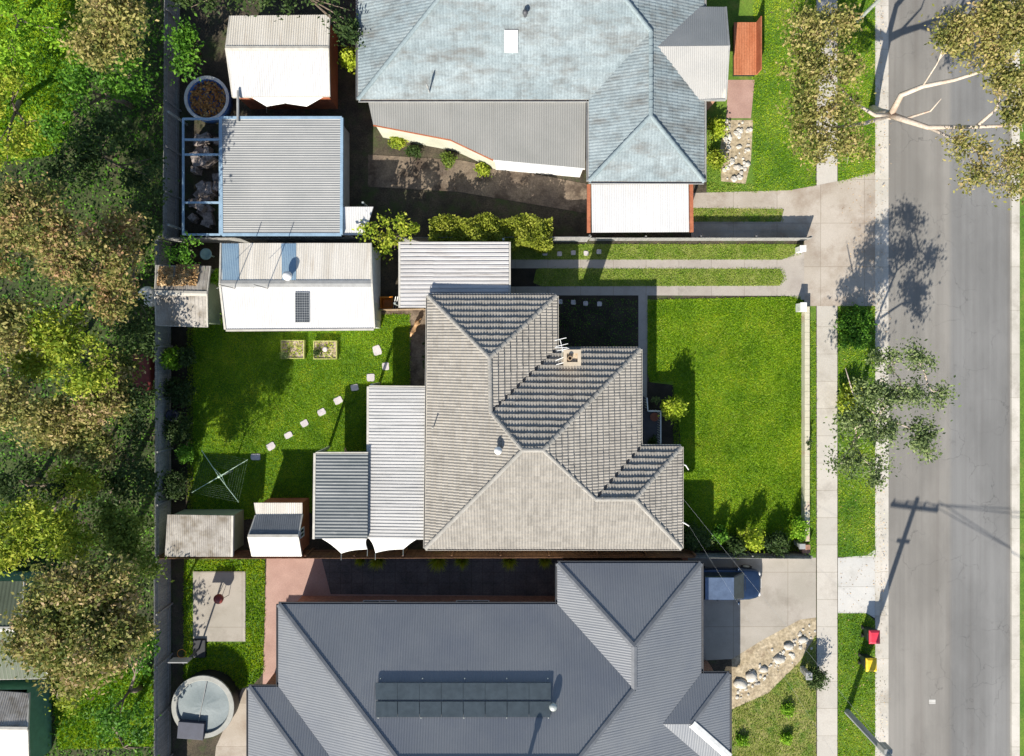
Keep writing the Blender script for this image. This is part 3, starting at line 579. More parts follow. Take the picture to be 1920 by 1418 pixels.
# generic flat or sloping metal roof building
def posts(parent, pts, ztop, m, r=0.05):
    for (x, y) in pts:
        a = MB(); a.box(x - r, y - r, 0.1, x + r, y + r, ztop); a.build('post', m, parent)
def edge(mb, a, b, w_=0.05, hgt=0.14, up=0.03):
    a, b = Vector(a), Vector(b); d = b - a; L = d.length; c = (a + b) / 2
    s = Vector((-d.y, d.x, 0)).normalized() * w_
    vs = [a - s, a + s, b + s, b - s]; vs2 = [v + Vector((0, 0, up)) for v in vs]; vs1 = [v - Vector((0, 0, hgt)) for v in vs]
    mb.add(vs1 + vs2, [(3, 2, 1, 0), (4, 5, 6, 7), (0, 1, 5, 4), (1, 2, 6, 5), (2, 3, 7, 6), (3, 0, 4, 7)])

# carport
h = thing('carport', 'silver ribbed metal carport roof between the white shed and the tiled house', 'carport', P(850, 520, 0.1))
cpnts = [P(751, 577, 2.3), P(812, 577, 2.36), P(812, 553, 2.36), P(954, 551, 2.45), P(954, 454, 2.45), P(751, 454, 2.3)]
mb = MB(); f = [P(751, 577, 2.3), P(812, 577, 2.36), P(812, 454, 2.36), P(751, 454, 2.3)]; g = [P(812, 553, 2.36), P(954, 551, 2.45), P(954, 454, 2.45), P(812, 454, 2.36)]
roof_face(mb, f, 'pan', 0.21, 0.05, vdir=(1, 0)); roof_face(mb, g, 'pan', 0.21, 0.05, vdir=(1, 0))
roof = mb.build('roof', M['metal_silver'], h)
dk = MB(); deck(dk, f, 0.04, 0.02); deck(dk, g, 0.04, 0.02); dk.build('roof_deck', M['metal_silver'], roof)
mb = MB(); edge(mb, P(956, 552, 2.45), P(956, 454, 2.45), 0.04); mb.build('fascia', M['gutter'], h); mb = MB(); edge(mb, P(749, 577, 2.3), P(749, 454, 2.3), 0.05); mb.build('fascia', M['gutter'], h)
posts(h, [P(752, 574, 0)[:2], P(752, 460, 0)[:2], P(945, 460, 0)[:2]], 2.2, M['galv'])

# patio roofs
h = thing('patio_roof', 'long pale corrugated patio roof along the rear wall of the tiled house', 'patio roof', P(740, 860, 0.1))
f = [P(692, 726, 2.35), P(799, 727, 2.55), P(797, 1012, 2.55), P(690, 1010, 2.35)]
mb = MB(); roof_face(mb, f, 'pan', 0.17, 0.042, vdir=(1, 0)); roof = mb.build('roof', M['metal_patio'], h)
dk = MB(); deck(dk, f, 0.04, 0.02); dk.build('roof_deck', M['metal_patio'], roof)
mb = MB(); edge(mb, P(690, 725, 2.37), P(689, 1010, 2.37), 0.06, up=0.02); edge(mb, P(692, 724, 2.37), P(798, 725, 2.57), 0.03); mb.build('gutter', M['gutter'], h)
posts(h, [P(712, 719, 0)[:2], P(712, 840, 0)[:2]], 2.33, M['off'], 0.06)
h = thing('patio_roof', 'dark grey corrugated patio roof with pale left gutter, left of the pale patio roof', 'patio roof', P(640, 930, 0.1))
f = [P(592, 851, 2.55), P(690, 851, 2.62), P(689, 1010, 2.62), P(590, 1010, 2.55)]
mb = MB(); roof_face(mb, f, 'corr', 0.17, 0.03, vdir=(1, 0)); roof = mb.build('roof', M['metal_patio_dark'], h)
dk = MB(); deck(dk, f, 0.04, 0.02); dk.build('roof_deck', M['metal_patio_dark'], roof)
mb = MB(); edge(mb, P(590, 850, 2.57), P(588, 1011, 2.57), 0.06, up=0.02); edge(mb, P(592, 849, 2.57), P(690, 849, 2.64), 0.03); mb.build('gutter', M['gutter'], h)
posts(h, [P(618, 838, 0)[:2], P(618, 985, 0)[:2], P(705, 985, 0)[:2]], 2.5, M['off'], 0.06)

# shade sails
def sail(label, corners, sag):
    t = thing('shade_sail', label, 'shade sail', P(corners[0][0], corners[0][1], 2.2))
    n = 14; mb = MB(); q = [Vector(P(x, y, z)) for x, y, z in corners]; g = []
    for i in range(n + 1):
        for j in range(n + 1):
            u, v = i / n, j / n
            du = 0.16 * sag * math.sin(math.pi * v) * (1 - 2 * u); dv = 0.22 * sag * math.sin(math.pi * u) * (1 - 2 * v)
            uu, vv = u + du, v + dv
            p = (q[0] * (1 - uu) * (1 - vv) + q[1] * uu * (1 - vv) + q[2] * uu * vv + q[3] * (1 - uu) * vv)
            p.z -= 0.12 * math.sin(math.pi * u) * math.sin(math.pi * v); g.append(p)
    mb.add(g, [(i * (n + 1) + j, (i + 1) * (n + 1) + j, (i + 1) * (n + 1) + j + 1, i * (n + 1) + j + 1) for i in range(n) for j in range(n)])
    o = mb.build('sail_cloth', M['fabric'], t, True); sm = o.modifiers.new('solid', 'SOLIDIFY'); sm.thickness = 0.006
    for x, y, z in corners[2:]:
        a = MB(); p = P(x, y, z); a.tube([p, (p[0], p[1] - 0.35, z + 0.05)], 0.012, n=5); a.build('tie', M['galv'], t)
sail('left white shade sail between the dark patio roof and the lower fence', [(596, 1006, 2.25), (690, 1006, 2.3), (689, 1030, 2.15), (640, 1038, 2.0)], 0.3)
sail('right white shade sail between the pale patio roof and the lower fence', [(686, 1004, 2.25), (796, 1004, 2.3), (756, 1030, 2.05), (704, 1037, 2.0)], 0.3)

# big garage / studio with white roof
h = thing('metal_shed', 'long shed with gabled roof, white lower slope and cream upper slope, left of the carport', 'shed', P(560, 530, 0.1))
N1, N2, R1, R2, S1, S2 = P(416, 456, 2.65), P(694, 456, 2.65), P(414, 532, 3.02), P(696, 532, 3.02), P(424, 618, 2.65), P(701, 616, 2.65)
mb = MB(); roof_face(mb, [N1, N2, R2, R1], 'corr', 0.12, 0.012); rn = mb.build('roof', M['metal_cream'], h); tag_ = rn
rn['label'] = 'cream corrugated upper slope'
dk = MB(); deck(dk, [N1, N2, R2, R1], 0.04, 0.02); dk.build('roof_deck', M['metal_cream'], rn)
plN = fitplane([N1, N2, R1, R2])
for xa, xb, xc, xd in ((416, 447, 414, 446), (527, 555, 527, 553)):
    q = [P(xa, 457, 2.7), P(xb, 457, 2.7), P(xd, 527, 3.2), P(xc, 527, 3.2)]; q = [(p[0], p[1], roofz(p[0], p[1], plN) + 0.02) for p in q]
    mb = MB(); roof_face(mb, q, 'corr', 0.09, 0.016); mb.build('skylight_sheet', M['clear'], rn)
mb = MB(); roof_face(mb, [S1, S2, R2, R1], 'corr', 0.12, 0.014); rs = mb.build('roof', M['metal_white'], h); rs['label'] = 'bright white lower slope'
dk = MB(); deck(dk, [S1, S2, R2, R1], 0.04, 0.02); dk.build('roof_deck', M['metal_white'], rs)
plS = fitplane([S1, S2, R1, R2])
mb = MB()
a, b = Vector(R1), Vector(R2)
for s, dz in ((1, -0.035), (-1, -0.035)):
    mb.poly([a + Vector((-.05, 0, .045)), b + Vector((.05, 0, .045)), b + Vector((.05, s * .17, .045 + dz)), a + Vector((-.05, s * .17, .045 + dz))][::s])
mb.build('ridge_cap', M['gutter_grey'], h)
mb = MB(); edge(mb, (S1[0], S1[1] - .05, 2.67), (S2[0], S2[1] - .05, 2.67), 0.05); edge(mb, (S1[0] - .04, S1[1], 2.68), (R1[0] - .04, R1[1], 3.05), 0.05); edge(mb, (R1[0] - .04, R1[1], 3.05), (N1[0] - .04, N1[1], 2.68), 0.04)
edge(mb, (S2[0] + .04, S2[1], 2.68), (R2[0] + .04, R2[1], 3.05), 0.04); edge(mb, (R2[0] + .04, R2[1], 3.05), (N2[0] + .04, N2[1], 2.68), 0.04); mb.build('fascia', M['gutter'], h)
mb = MB(); x0, x1 = S1[0] + .15, S2[0] - .12; y0, y1, ym = S1[1] + .15, N1[1] - .15, R1[1]
mb.add([(x0, y0, .1), (x1, y0, .1), (x1, y1, .1), (x0, y1, .1), (x0, y0, 2.6), (x1, y0, 2.6), (x1, y1, 2.6), (x0, y1, 2.6), (x0, ym, 2.93), (x1, ym, 2.93)],
       [(0, 1, 5, 4), (1, 2, 6, 9, 5), (2, 3, 7, 6), (3, 0, 4, 8, 7)]); mb.build('wall', M['white'], h)
x_, y_, _ = P(600, 616, 2.65); window(h, x_, y0 - 0.01, 1.0, 1.2, 1.0, 'x', -1)
d = MB(); d.box(x1 - 0.01, y0 + .4, 0.12, x1 + 0.04, y0 + 1.3, 2.15); dd = d.build('door', M['off'], h); k = MB(); k.ball((x1 + 0.07, y0 + 1.2, 1.1), 0.03); k.build('handle', M['galv'], dd)
# solar panel on it
q = [P(551, 548, 3.2), P(578, 548, 3.2), P(580, 605, 2.8), P(553, 605, 2.8)]; q = [Vector((p[0], p[1], roofz(p[0], p[1], plS) + 0.07)) for p in q]
mb = MB(); mb.slab(q[::-1], 0.04); t = mb.build('solar_panel', M['cell_edge'], h)
mb = MB()
def bil(u, v): return q[0] * (1 - u) * (1 - v) + q[1] * u * (1 - v) + q[2] * u * v + q[3] * (1 - u) * v
for i in range(6):
    for j in range(12):
        u0, u1, v0, v1 = .02 + .96 * i / 6 + .008, .02 + .96 * (i + 1) / 6 - .008, .01 + .98 * j / 12 + .005, .01 + .98 * (j + 1) / 12 - .005
        mb.poly([p + Vector((0, 0, .004)) for p in (bil(u0, v1), bil(u1, v1), bil(u1, v0), bil(u0, v0))])
mb.build('cells', M['cell'], t)
vent('roof_vent', 'white round dish vent on the cream slope of the long shed', 537, 517, plN, 0.24, 0.5, M['white'])
for lab, bx in (('left', 437), ('right', 499)):
    x, y, _ = P(bx, 540, 3.25); 
    mb = MB(); mb.tube([(x, y, 3.0), (x, y, 5.0)], 0.02, n=6); t = mb.build('aerial_mast', M['wire'], h)
    mb = MB(); mb.tube([(x, y, 4.4), (x - .55, y - .1, 4.0)], 0.01, n=5); mb.build('stay', M['wire_pale'], t)

# leaf-littered shed top left
def gable_shed(name, label, cat, NL, NR, RL, RR, SL, SR, mN, mS, mwall, pitch=0.12, kind='corr', ov=0.12, dep=0.02, mfas='gutter'):
    h = thing(name, label, cat, ((NL[0] + SR[0]) / 2, (NL[1] + SR[1]) / 2, 0.1))
    mb = MB(); roof_face(mb, [NL, NR, RR, RL], kind, pitch, dep); a = mb.build('roof', mN, h); dk = MB(); deck(dk, [NL, NR, RR, RL], 0.03, 0.015); dk.build('roof_deck', mN, a)
    mb = MB(); roof_face(mb, [SL, SR, RR, RL], kind, pitch, dep); b = mb.build('roof', mS, h); dk = MB(); deck(dk, [SL, SR, RR, RL], 0.03, 0.015); dk.build('roof_deck', mS, b)
    mb = MB(); A, B = Vector(RL), Vector(RR)
    for s in (1, -1): mb.poly([A + Vector((0, 0, .04)), B + Vector((0, 0, .04)), B + Vector((0, s * .13, .01)), A + Vector((0, s * .13, .01))][::s])
    mb.build('ridge_cap', M[mfas], h)
    mb = MB(); edge(mb, SL, SR, 0.03, 0.1, 0.0); edge(mb, SR, RR, 0.03, 0.1, 0.02); edge(mb, RR, NR, 0.03, 0.1, 0.02); edge(mb, SL, RL, 0.03, 0.1, 0.02); edge(mb, RL, NL, 0.03, 0.1, 0.02); mb.build('fascia', M[mfas], h)
    x0, x1, y0, y1, ym = max(SL[0], NL[0]) + ov, min(SR[0], NR[0]) - ov, SL[1] + ov, NL[1] - ov, RL[1]
    mb = MB(); ze, zr = SL[2] - .06, RL[2] - .08; zn = NL[2] - .06
    mb.add([(x0, y0, .1), (x1, y0, .1), (x1, y1, .1), (x0, y1, .1), (x0, y0, ze), (x1, y0, ze), (x1, y1, zn), (x0, y1, zn), (x0, ym, zr), (x1, ym, zr)],
           [(0, 1, 5, 4), (1, 2, 6, 9, 5), (2, 3, 7, 6), (3, 0, 4, 8, 7)]); wl_ = mb.build('wall', mwall, h)
    return h, a, b, (x0, x1, y0, y1, ym, ze, zr)
h, ra, rb, dm = gable_shed('garden_shed', 'weathered grey-brown shed heaped with brown leaf litter, against the left fence', 'shed', P(293, 497, 2.15), P(394, 499, 2.15), P(290, 549, 2.5), P(388, 551, 2.5), P(293, 610, 2.15), P(389, 613, 2.15), M['metal_old'], M['metal_old'], M['greenwall'], 0.2, 'rib', dep=0.015)
mb = MB()
for i in range(14): mb.box(dm[1] - 0.002, dm[2], 0.15 + i * 0.15, dm[1] + 0.02, dm[3], 0.15 + i * 0.15 + 0.12)
mb.build('weatherboards', M['greenwall'], h)
def scatter(name, label, cat, pts_fn, n, size, m, kind='stuff', flat_=0.5):
    C_ = np.array([pts_fn() for _ in range(n)]); V, F = leafgeo(C_, size, flat_); return tag(np_obj(name, V, F, m), label, cat, kind=kind)
def leafgeo(C_, size, up=0.35, asp=0.55):
    n = len(C_); N_ = rng.normal(size=(n, 3)); N_[:, 2] = np.abs(N_[:, 2]) + up; N_ /= np.linalg.norm(N_, axis=1)[:, None]
    T = rng.normal(size=(n, 3)); T -= (T * N_).sum(1)[:, None] * N_; T /= np.linalg.norm(T, axis=1)[:, None]; B = np.cross(N_, T)
    s = (size * rng.uniform(0.55, 1.35, n))[:, None]
    V = np.stack([C_ - T * s, C_ + B * s * asp, C_ + T * s, C_ - B * s * asp], 1).reshape(-1, 3)
    return V, np.arange(4 * n).reshape(-1, 4)
pla = fitplane([P(293, 497, 2.15), P(394, 499, 2.15), P(290, 549, 2.5), P(388, 551, 2.5)])
def lp():
    while True:
        x, y = random.uniform(298, 372), random.uniform(496, 536)
        if (x < 324 and y > 500) or (x > 330 and y < 528 - (x - 330) * .2) or y > 520 and random.random() < .4: break
    p = P(x, y, 2.3); return (p[0], p[1], roofz(p[0], p[1], pla) + 0.03 + random.random() * .08)
scatter('leaf_litter', 'heap of brown dead leaves on the upper slope of the weathered shed', 'leaf litter', lp, 2600, 0.075, M['leaf_litter'])

# bottom-left rusty shed and cubby
h = thing('garden_shed', 'low shed with mottled rusty corrugated roof in the lower left corner of the yard', 'shed', P(380, 1005, 0.1))
f = [P(309, 1044, 2.1), P(433, 1044, 2.1), P(434, 967, 2.25), P(314, 965, 2.25)]
mb = MB(); roof_face(mb, f, 'corr', 0.11, 0.02, vdir=(0, 1)); r_ = mb.build('roof', M['metal_old'], h); dk = MB(); deck(dk, f, 0.03, 0.015); dk.build('roof_deck', M['metal_old'], r_)
mb = MB(); mb.box(f[0][0] + .15, f[0][1] + .12, 0.1, f[1][0] - .05, f[2][1] - .12, 2.02); mb.build('wall', M['greenwall'], h)
mb = MB(); edge(mb, P(435, 1044, 2.12), P(436, 967, 2.27), 0.05); mb.build('fascia', M['gutter'], h)
h, ra, rb, dm = gable_shed('cubby_house', 'small red-walled cubby shed with white and grey gabled roof near the lower fence', 'shed', P(479, 966, 2.05), P(567, 965, 2.05), P(465, 1007, 2.52), P(559, 1007, 2.52), P(473, 1043, 2.05), P(565, 1043, 2.05), M['metal_dgrey'], M['metal_white'], M['redwall'], 0.11, dep=0.014)
window(h, dm[1] + 0.01, dm[4], 1.2, 0.5, 0.7, 'y', 1)
f = [P(480, 966, 2.02), P(567, 965, 2.02), P(567, 943, 1.98), P(476, 943, 1.98)]
mb = MB(); roof_face(mb, f, 'corr', 0.11, 0.018); mb.build('lean_to_roof', M['metal_cream'], h)
mb = MB(); mb.box(dm[0], dm[3], .1, dm[1], f[3][1] - .1, 1.92); mb.build('lean_to_wall', M['redwall'], h)
q = [P(501, 1010, 2.5), P(528, 1010, 2.5), P(534, 1038, 2.15), P(507, 1038, 2.15)]
pls = fitplane([P(465, 1007, 2.52), P(559, 1007, 2.52), P(473, 1043, 2.05), P(565, 1043, 2.05)])
q = [(p[0], p[1], roofz(p[0], p[1], pls) + 0.018) for p in q]; mb = MB(); roof_face(mb, q, 'corr', 0.11, 0.014); mb.build('skylight_sheet', M['metal_cream'], h)

# ------------------------------------------------------------------ upper neighbour
h = thing('blue_roofed_house', 'large house with stained blue-grey tiled hip roof at the top of the picture', 'house', P(1000, 40, 0.1))
k_ = 0.414
def prj(x, y): return None
sw_, se_ = P(672, 187, E), P(1103, 186, E); dzx = 8.6
ridge_half = 8.3
A0 = (sw_[0] + ridge_half, sw_[1] + ridge_half, E + k_ * ridge_half)
nwe = (sw_[0], sw_[1] + 2 * ridge_half, E)
w_sw, w_se = P(1104, 340, E), P(1320, 341, E); hw = (w_se[0] - w_sw[0]) / 2
wr = (w_sw[0] + hw, w_sw[1] + hw, E + k_ * hw)
# wing ridge meets the south slope of the main block where heights are equal
wtop = (wr[0], sw_[1] + hw, wr[2])
eave_e = w_se[0]
A1 = (eave_e - ridge_half, A0[1], A0[2]); nee = (eave_e, nwe[1], E)
vstart = (w_sw[0], sw_[1], E)
mb = MB(); dk = MB()
fs = [[sw_, A0, nwe], [sw_, vstart, wtop, A1, A0], [w_sw, wr, wtop, vstart], [w_sw, w_se, wr]]
east = [w_se, nee, A1, wtop, wr]
fs += [[w_se, (eave_e, wtop[1], E), wtop, wr], [(eave_e, wtop[1], E), nee, A1, wtop], [nwe, nee, A1, A0]]
for fc in fs: roof_face(mb, fc, 'tile', 0.16, 0.014, lip=0.02); deck(dk, fc)
roof = mb.build('roof', M['tile_blue'], h); dk.build('roof_deck', M['timber'], roof)
cp = MB()
for p, q in ((sw_, A0), (A0, A1), (wtop, A1), (wtop, wr), (w_sw, wr), (w_se, wr), (nee, A1)): capline(cp, Vector(p) + Vector((0, 0, .02)), Vector(q) + Vector((0, 0, .02)))
cp.build('ridge_cap', M['tile_bcap'], roof)
ev = [nwe, nee, w_se, w_sw, vstart, sw_]
gt = MB(); gutterline(gt, [(p[0], p[1], E + .03) for p in ev], .11, .11); gt.build('gutter', M['gutter_grey'], h)
wl = MB(); ee = [Vector(p) for p in ev][::-1]; wl.prism(inset(ee, .5), .1, 2.66); wl.build('wall', M['brick'], h)
sf = MB(); sf.prism(inset(ee, .02), 2.665, 2.69); sf.build('soffit', M['white'], h)
# gabled porch on its right side
g1, g2, g3, g4 = P(1232, 87, 3.9), P(1367, 86, 3.75), P(1361, 187, 2.9), P(1303, 187, 2.9); g5, g6 = P(1361, 13, 2.9), P(1300, 13, 2.9)
mb = MB(); roof_face(mb, [g4, g3, g2, g1], 'corr', .1, .01); a = mb.build('porch_roof', surf('porch_metal_lit', (.33, .325, .31), (.38, .37, .35), .6, .5, 15, .06, bmp=0), h); a['label'] = 'porch gable slope coloured pale for its sunlit side'  # sunlit side painted in: paler metal than the other slope
dk = MB(); deck(dk, [g4, g3, g2, g1], .04, .02); dk.build('roof_deck', M['metal_cream'], a)
mb = MB(); roof_face(mb, [g1, g2, g5, g6], 'corr', .1, .01); a = mb.build('porch_roof', M['metal_bluegrey'], h); a['label'] = 'porch gable slope coloured dark for its shaded side'  # shaded side painted in with a darker metal
dk = MB(); deck(dk, [g1, g2, g5, g6], .04, .02); dk.build('roof_deck', M['metal_bluegrey'], a)
mb = MB(); edge(mb, g3, g2, .04); edge(mb, g2, g5, .04); edge(mb, g4, g3, .04); mb.build('fascia', M['gutter_grey'], h)
mb = MB(); mb.box(eave_e - .6, g3[1] + .3, .1, g3[0] - .25, g5[1] - .3, 2.8); mb.build('wall', M['brick'], h)
# grey lean-to
L = [P(690, 189, 2.72), P(1098, 189, 2.72), P(1097, 316, 2.35), P(925, 300, 2.4), P(845, 262, 2.48), P(700, 234, 2.55)]
mb = MB(); f = [L[0], P(845, 189, 2.72), L[4], L[5]]; roof_face(mb, f, 'corr', .12, .018, vdir=(0, 1)); f2 = [P(845, 189, 2.72), P(925, 189, 2.72), L[3], L[4]]; roof_face(mb, f2, 'corr', .12, .018, vdir=(0, 1)); f3 = [P(925, 189, 2.72), L[1], L[2], L[3]]; roof_face(mb, f3, 'corr', .12, .018, vdir=(0, 1))
a = mb.build('lean_to_roof', M['metal_grey'], h); dk = MB()
for f_ in (f, f2, f3): deck(dk, f_, .03, .02)
dk.build('roof_deck', M['metal_grey'], a)
mb = MB(); q = [Vector((*P(x, y, 2.3)[:2], 0)) for x, y in ((1094, 314), (928, 299), (848, 262), (704, 235))]
mb.prism([(q[0].x, q[0].y), (q[0].x, q[0].y + 3), (q[1].x, q[1].y + 2.6), (q[1].x, q[1].y)], .1, 2.3); mb.build('wall', M['white'], h)['label'] = 'white painted wall under the wide end of the lean-to'
mb = MB(); mb.prism([(q[1].x - .003, q[1].y), (q[1].x - .003, q[1].y + 2.4), (q[2].x, q[2].y + 1.5), (q[3].x, q[3].y + .8), (q[3].x, q[3].y), (q[2].x, q[2].y)][::-1], .1, 2.28); mb.build('wall', M['off'], h)
mb = MB(); edge(mb, L[4], L[3], .04, .12, .0); edge(mb, L[5], L[4], .04, .12, .0); mb.build('fascia', M['redwall'], h)
mb = MB(); edge(mb, L[3], L[2], .04, .12, .0); mb.build('fascia', M['white'], h)
# skylight and vent on it
plT = fitplane([sw_, se_, A0])
q = [P(946, 54, 4.3), P(971, 54, 4.3), P(971, 94, 4.0), P(946, 94, 4.0)]; q = [(p[0], p[1], roofz(p[0], p[1], plT) + .12) for p in q]
mb = MB(); mb.slab(q[::-1], .12); mb.build('skylight', M['white'], h)
vent('roof_vent', 'dark small flue vent near the top edge of the blue tiled roof', 985, 16, plT, .14, .5, M['gutter_dark'])
vent('roof_vent', 'slim grey flue casting a long shadow on the left of the blue tiled roof', 800, 158, plT, .06, 1.1, M['gutter_grey'])
# its carport
h = thing('carport', 'bright white carport roof with red-brown edges below the blue tiled roof', 'carport', P(1200, 390, .1))
f = [P(1110, 436, 2.35), P(1292, 435, 2.35), P(1291, 345, 2.5), P(1109, 346, 2.5)]
mb = MB(); roof_face(mb, f, 'corr', .12, .014); a = mb.build('roof', M['metal_white'], h); dk = MB(); deck(dk, f, .04, .02); dk.build('roof_deck', M['metal_white'], a)
mb = MB(); edge(mb, P(1104, 436, 2.38), P(1104, 346, 2.53), .09); edge(mb, P(1297, 435, 2.38), P(1296, 345, 2.53), .09); mb.build('fascia', M['redwall'], h)
posts(h, [P(1112, 425, 0)[:2], P(1280, 425, 0)[:2]], 2.3, M['redwall'], .06)
# red deck
t = thing('red_deck', 'raised terracotta-red timber deck in front of the blue-roofed house', 'deck', P(1395, 90, .1))
mb = MB(); x0, y0, _ = P(1376, 140, .5); x1, y1, _ = P(1420, 42, .5)
for i in range(9): mb.box(x0 + (x1 - x0) * i / 9 + .006, y0, .45, x0 + (x1 - x0) * (i + 1) / 9 - .006, y1, .5)
mb.build('boards', M['reddeck'], t); mb = MB(); mb.box(x0 + .05, y0 + .05, .1, x1 - .05, y1 - .05, .44); mb.build('base', M['dark'], t)
mb = MB(); mb.box(x1 - .06, y0, .5, x1, y1, 1.25); mb.build('railing', M['redwall'], t)

# upper-left outbuildings
h, ra, rb, dm = gable_shed('metal_shed', 'shed with cream and bright white gabled roof left of the blue-roofed house', 'shed', P(431, 30, 2.4), P(618, 28, 2.4), P(423, 91, 2.8), P(616, 91, 2.8), P(436, 182, 2.4), P(618, 180, 2.4), M['metal_cream'], M['metal_white'], M['redwall'], .12)
t = thing('shade_sail', 'white scalloped awning sail below the upper left white shed', 'shade sail', P(540, 190, 2.2))
mb = MB(); pts = [P(470, 182, 2.3), P(500, 200, 2.1), P(535, 194, 2.2), P(575, 200, 2.1), P(608, 181, 2.3)]; mb.slab([pts[0], pts[1], pts[2], pts[3], pts[4]][::1], .01); mb.build('sail_cloth', M['fabric'], t)
mb = MB(); mb.tube([pts[1], P(500, 212, 1.5)], .012, n=5); mb.build('tie', M['galv'], t)
t = thing('spa_pool', 'round blue-rimmed tub filled with orange-brown leaves beside the upper white shed', 'tub', P(390, 185, .1))
x, y, _ = P(388, 185, .8); mb = MB(); mb.lathe((x, y, .1), [(1.15, 0), (1.2, .7), (1.12, .75), (1.05, .6), (1.0, .35), (.01, .35)], 32); mb.build('tub_shell', M['blue'], t, True)
mb = MB(); mb.lathe((x, y, .8), [(1.2, 0), (1.22, .05), (1.06, .06), (1.05, .0)], 32, False); mb.build('rim', M['white'], t)
C_ = np.array([(x + r * math.cos(a), y + r * math.sin(a), .55 + random.random() * .15) for r, a in ((1.0 * math.sqrt(random.random()), random.uniform(0, 6.28)) for _ in range(900))])
V, F = leafgeo(C_, .09); np_obj('leaf_fill', V, F, leafmat('tub_leaves', [(0.2, 0.1, 0.05), (.5, .22, .06), (.6, .42, .18)], 3, 0), t)
h = thing('metal_shed', 'flat grey shed with pale blue edges below the upper left white shed', 'shed', P(520, 330, .1))
f = [P(416, 440, 2.45), P(640, 440, 2.45), P(641, 221, 2.5), P(414, 221, 2.5)]
mb = MB(); roof_face(mb, f, 'corr', .12, .018, vdir=(1, 0)); a = mb.build('roof', M['metal_bluegrey'], h); dk = MB(); deck(dk, f, .03, .02); dk.build('roof_deck', M['metal_bluegrey'], a)
mb = MB()
ed = flat('edge_blue', (.25, .36, .46), .5)
for p, q in ((f[0], f[1]), (f[1], f[2]), (f[2], f[3]), (f[3], f[0])): edge(mb, p, q, .07, .15, .035)
mb.build('fascia', ed, h); mb = MB(); mb.box(f[0][0] + .1, f[0][1] + .1, .1, f[1][0] - .1, f[2][1] - .1, 2.38); mb.build('wall', M['gutter_grey'], h)
t = thing('pergola', 'open pergola frame over stored clutter, left of the flat grey shed', 'pergola', P(378, 330, .1))
mb = MB(); 
for yy in (223, 262, 290, 380, 440): edge(mb, P(343, yy, 2.4), P(413, yy, 2.4), .05, .08)
for xx in (343, 412): edge(mb, P(xx, 440, 2.44), P(xx, 222, 2.44), .05, .08, .0)
mb.build('beam', ed, t); posts(t, [P(352, 435, 0)[:2], P(352, 235, 0)[:2]], 2.3, M['galv'])
mb = MB()
for k in range(26):
    x, y, _ = P(random.uniform(362, 412), random.uniform(250, 425), .5); s = random.uniform(.15, .4); hh = random.uniform(.2, .9)
    mb.obox((x, y, .1 + hh / 2), (s, s * random.uniform(.5, 1), hh / 2), random.uniform(0, 3))
tag(mb.build('stored_clutter', surf('clutter', (.12, .1, .09), (.45, .38, .34), 2.5, .8, 10, .3)), 'jumble of stored boxes and offcuts under the pergola', 'clutter', kind='stuff')
h = thing('metal_awning', 'small white awning roof right of the flat grey shed', 'awning', P(670, 412, .1))
f = [P(643, 441, 2.2), P(684, 441, 2.2), P(700, 388, 2.3), P(643, 388, 2.3)]; mb = MB(); roof_face(mb, f, 'corr', .12, .014); a = mb.build('roof', M['metal_white'], h); dk = MB(); deck(dk, f, .03, .02); dk.build('roof_deck', M['metal_white'], a); posts(h, [P(680, 430, 0)[:2], P(695, 395, 0)[:2]], 2.15, M['galv'])
t = tag(MB().add(*(lambda m: (m.v, m.f))(MB().tube([P(446, 228, 2.6), P(446, 170, 2.6)], .07, n=8))).build('downpipe', M['gutter_grey']), 'pale pipe bridging the upper white shed and the flat grey shed', 'pipe')

# ------------------------------------------------------------------ lower neighbour
h = thing('metal_roofed_house', 'large house with slate-grey corrugated hip roof across the bottom', 'house', P(960, 1280, .1))
n_w, n_v, w_nw, w_ne = P(522, 1133, E), P(1045, 1133, E), P(1045, 1056, E), P(1315, 1056, E)
hw = (w_ne[0] - w_nw[0]) / 2; wr = (w_nw[0] + hw, w_nw[1] - hw, E + k_ * hw); wend = (wr[0], n_w[1] - hw, wr[2])
xe = w_ne[0]; xw = n_w[0]; H2 = 6.6
M0 = (xw + H2, n_w[1] - H2, E + k_ * H2); M1 = (xe - H2, n_w[1] - H2, E + k_ * H2)
swc, sec = (xw, n_w[1] - 2 * H2, E), (xe, n_w[1] - 2 * H2, E)
vst = (w_nw[0], n_w[1], E)
fs = [[n_w, M0, swc], [n_w, vst, wend, M1, M0], [vst, w_nw, wr, wend], [w_nw, w_ne, wr], [w_ne, (xe, wend[1], E), wend, wr], [(xe, wend[1], E), sec, M1, wend], [swc, sec, M1, M0]]
mb = MB(); dk = MB()
for fc in fs: roof_face(mb, fc, 'corr', .13, .007); deck(dk, fc)
roof = mb.build('roof', M['metal_dark'], h); dk.build('roof_deck', M['metal_cap'], roof)
def metcap(mb, p, q, w_=.14, lift=.04):
    p, q = Vector(p), Vector(q); d = q - p; s = d.cross(Vector((0, 0, 1))).normalized() * w_; u_ = Vector((0, 0, lift))
    mb.poly([p + u_, q + u_, q + s + u_ * .1, p + s + u_ * .1]); mb.poly([q + u_, p + u_, p - s + u_ * .1, q - s + u_ * .1])
cp = MB()
for p, q in ((n_w, M0), (M0, M1), (wend, M1), (wr, wend), (w_nw, wr), (w_ne, wr)): metcap(cp, p, q)
